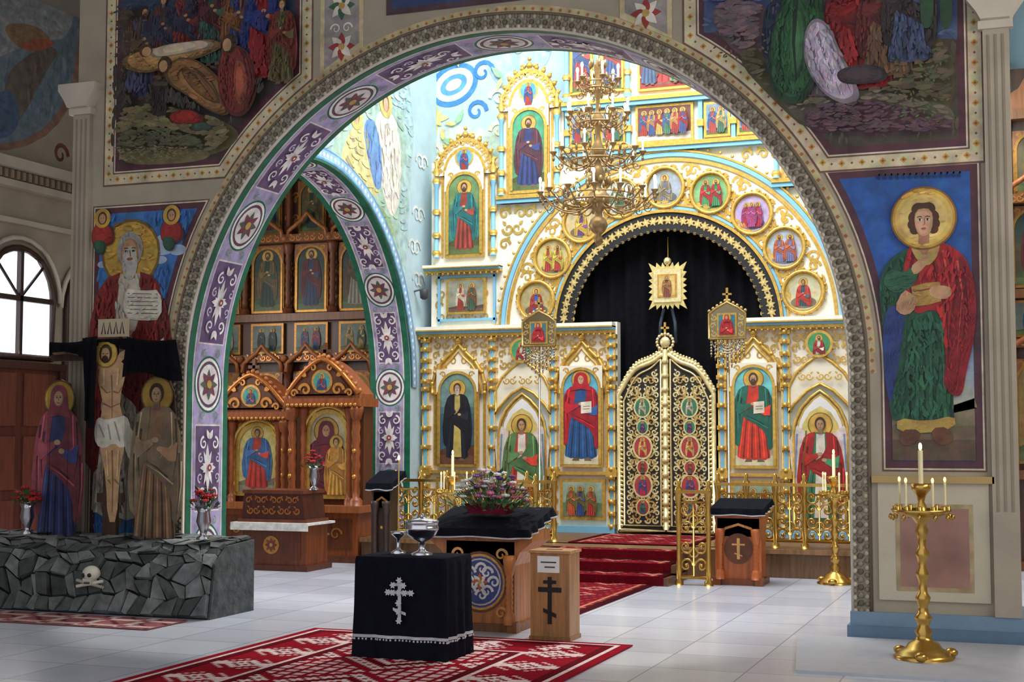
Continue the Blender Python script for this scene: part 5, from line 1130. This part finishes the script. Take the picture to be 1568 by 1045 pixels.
h=onY(163,542,GY); gp.ell(h[0],h[1],.125,.125,(150,110,50)); gp.ell(h[0],h[1],.115,.115,(220,180,84)); gp.ell(h[0],h[1],.068,.085,(70,46,30)); gp.ell(h[0]-.004,h[1]-.008,.046,.065,sk); gp.ell(h[0]-.006,h[1]-.05,.034,.035,(70,46,30)); gp.line([(h[0]-.06,h[1]+.045),(h[0],h[1]+.06),(h[0]+.06,h[1]+.045)],.016,(90,80,40))
for k in (-1,1): gp.line([(h[0]-.004+k*.012,h[1]),(h[0]-.004+k*.03,h[1])],.007,(50,34,24))
gp.line([(h[0],h[1]),(h[0]+.002,h[1]-.024)],.007,shd)
def gfig(cx,y0,y1,**k):
    a=onY(cx,y1,GY); b=onY(cx,y0,GY); mb.prism([(a[0]-.17,a[1]-.02),(a[0]-.22,a[1]+.5),(a[0]-.2,a[1]+.9),(a[0]-.15,b[1]-.1),(a[0]-.1,b[1]+.0),(a[0],b[1]+.04),(a[0]+.1,b[1]+.0),(a[0]+.15,b[1]-.1),(a[0]+.2,a[1]+.9),(a[0]+.22,a[1]+.5),(a[0]+.17,a[1]-.02)],GY-.0,GY+.012,'wood',(74,56,48)); saint(gp,a[0],a[1],b[1]-a[1],**k)
gfig(88,588,832,robe=(70,78,130),cloak=(160,80,92),veil=1,w=.98,skin=(220,180,140)); gfig(240,582,832,robe=(176,136,104),cloak=(176,150,120),w=.98,skin=(220,180,140))
mb.build()
mb=MB('black_mourning_veil',gol)
def drape(p0,p1,ylo,mt,c,n=24,off=-.12,sag=.06,taper=0):
    a=onY(*p0,GY+off); b=onY(*p1,GY+off); zl=onY(p0[0],ylo,GY+off)[1]; vs=[]
    for i in range(n+1):
        t=i/n; x=a[0]+(b[0]-a[0])*t; zt_=a[1]+(b[1]-a[1])*t-sag*sin(t*pi); xm=x+taper*(t-.5)
        for k in range(5):
            f=k/4; z=zt_+(zl+.04*sin(t*5)-zt_)*f; vs.append((x+(xm-x)*f+.006*sin(i*2),GY+off+.022*sin(i*1.3+f)*(.4+f),z))
    mb.add(vs,[(5*i+k,5*i+5+k,5*i+6+k,5*i+k+1) for i in range(n) for k in range(4)],mt,c,True)
drape((74,526),(150,520),838,'veil',(22,22,26),26,-.12,.03); drape((192,518),(274,520),838,'veil',(22,22,26),26,-.12,.03)
drape((194,516),(268,520),578,'cloth',(24,24,28),20,-.08,.02,.12); drape((76,524),(146,518),546,'cloth',(24,24,28),18,-.08,.02,.05); drape((126,518),(148,515),650,'cloth',(26,26,32),10,-.09,0,-.08); drape((144,520),(200,518),531,'cloth',(20,20,24),16,-.05,.0)
mb.build()
x,z=onY(23,840,10.15); vase('rose_vase',x,10.3,.62,reds,1.25); x,z=onY(288,838,10.15); vase('rose_vase',x+.05,10.3,.62,reds,1.25)
vase('rose_vase',-7.62,14.1,.88,reds,1.2)
mb=MB('wall_spotlight'); q=onX(645,452,SX+.1); mb.lathe(SX+.14,q[0],[(.02,0),(.05,.02),(.06,.12),(.05,.13)],'plain',(60,64,70),12,q[1]-.06); mb.tube([(SX+.003,q[0],q[1]+.05),(SX+.14,q[0],q[1]+.08),(SX+.14,q[0],q[1]+.05)],.012,'plain',(60,64,70)); mb.build()
# ================================================================ LIGHT
def area(name,loc,rot,sx,sy,e,c=(1,1,1)):
    l=bpy.data.lights.new(name,'AREA'); l.shape='RECTANGLE'; l.size=sx; l.size_y=sy; l.energy=e; l.color=c
    o=bpy.data.objects.new(name,l); o.location=loc; o.rotation_euler=rot; bpy.context.collection.objects.link(o); return o
area('dome_daylight',(-4.25,13.0,8.6),(radians(14),0,0),4.5,3.2,700,(.97,.98,1))
area('nave_window_daylight',(-.2,15.6,5.6),(radians(-30),radians(40),0),1.2,2.2,160,(1,.97,.93))
area('right_window_daylight',(3.3,8.0,3.6),(0,radians(70),0),2.4,4,230,(1,.95,.88))
area('aisle_window_daylight',(-10.8,13.6,3.2),(0,radians(-80),0),1.6,3,70,(1,.97,.92))
sun=bpy.data.lights.new('sun','SUN'); sun.energy=1.5; sun.angle=radians(4); sun.color=(1,.96,.9)
so=bpy.data.objects.new('sun',sun); bpy.context.collection.objects.link(so); so.rotation_euler=(radians(-34),radians(8),0); so.location=(0,0,12)
w=bpy.data.worlds.new('World'); bpy.context.scene.world=w; w.use_nodes=True; bg=w.node_tree.nodes['Background']; bg.inputs[0].default_value=(.88,.93,1,1); bg.inputs[1].default_value=.92
cam=bpy.data.cameras.new('camera'); cam.lens=50; cam.sensor_width=36; cam.clip_end=100
co=bpy.data.objects.new('camera',cam); bpy.context.collection.objects.link(co); co.location=(0,0,H); co.rotation_euler=(radians(90)+PIT,0,YAW)
bpy.context.scene.camera=co
try: bpy.context.scene.view_settings.view_transform='Standard'
except Exception: pass
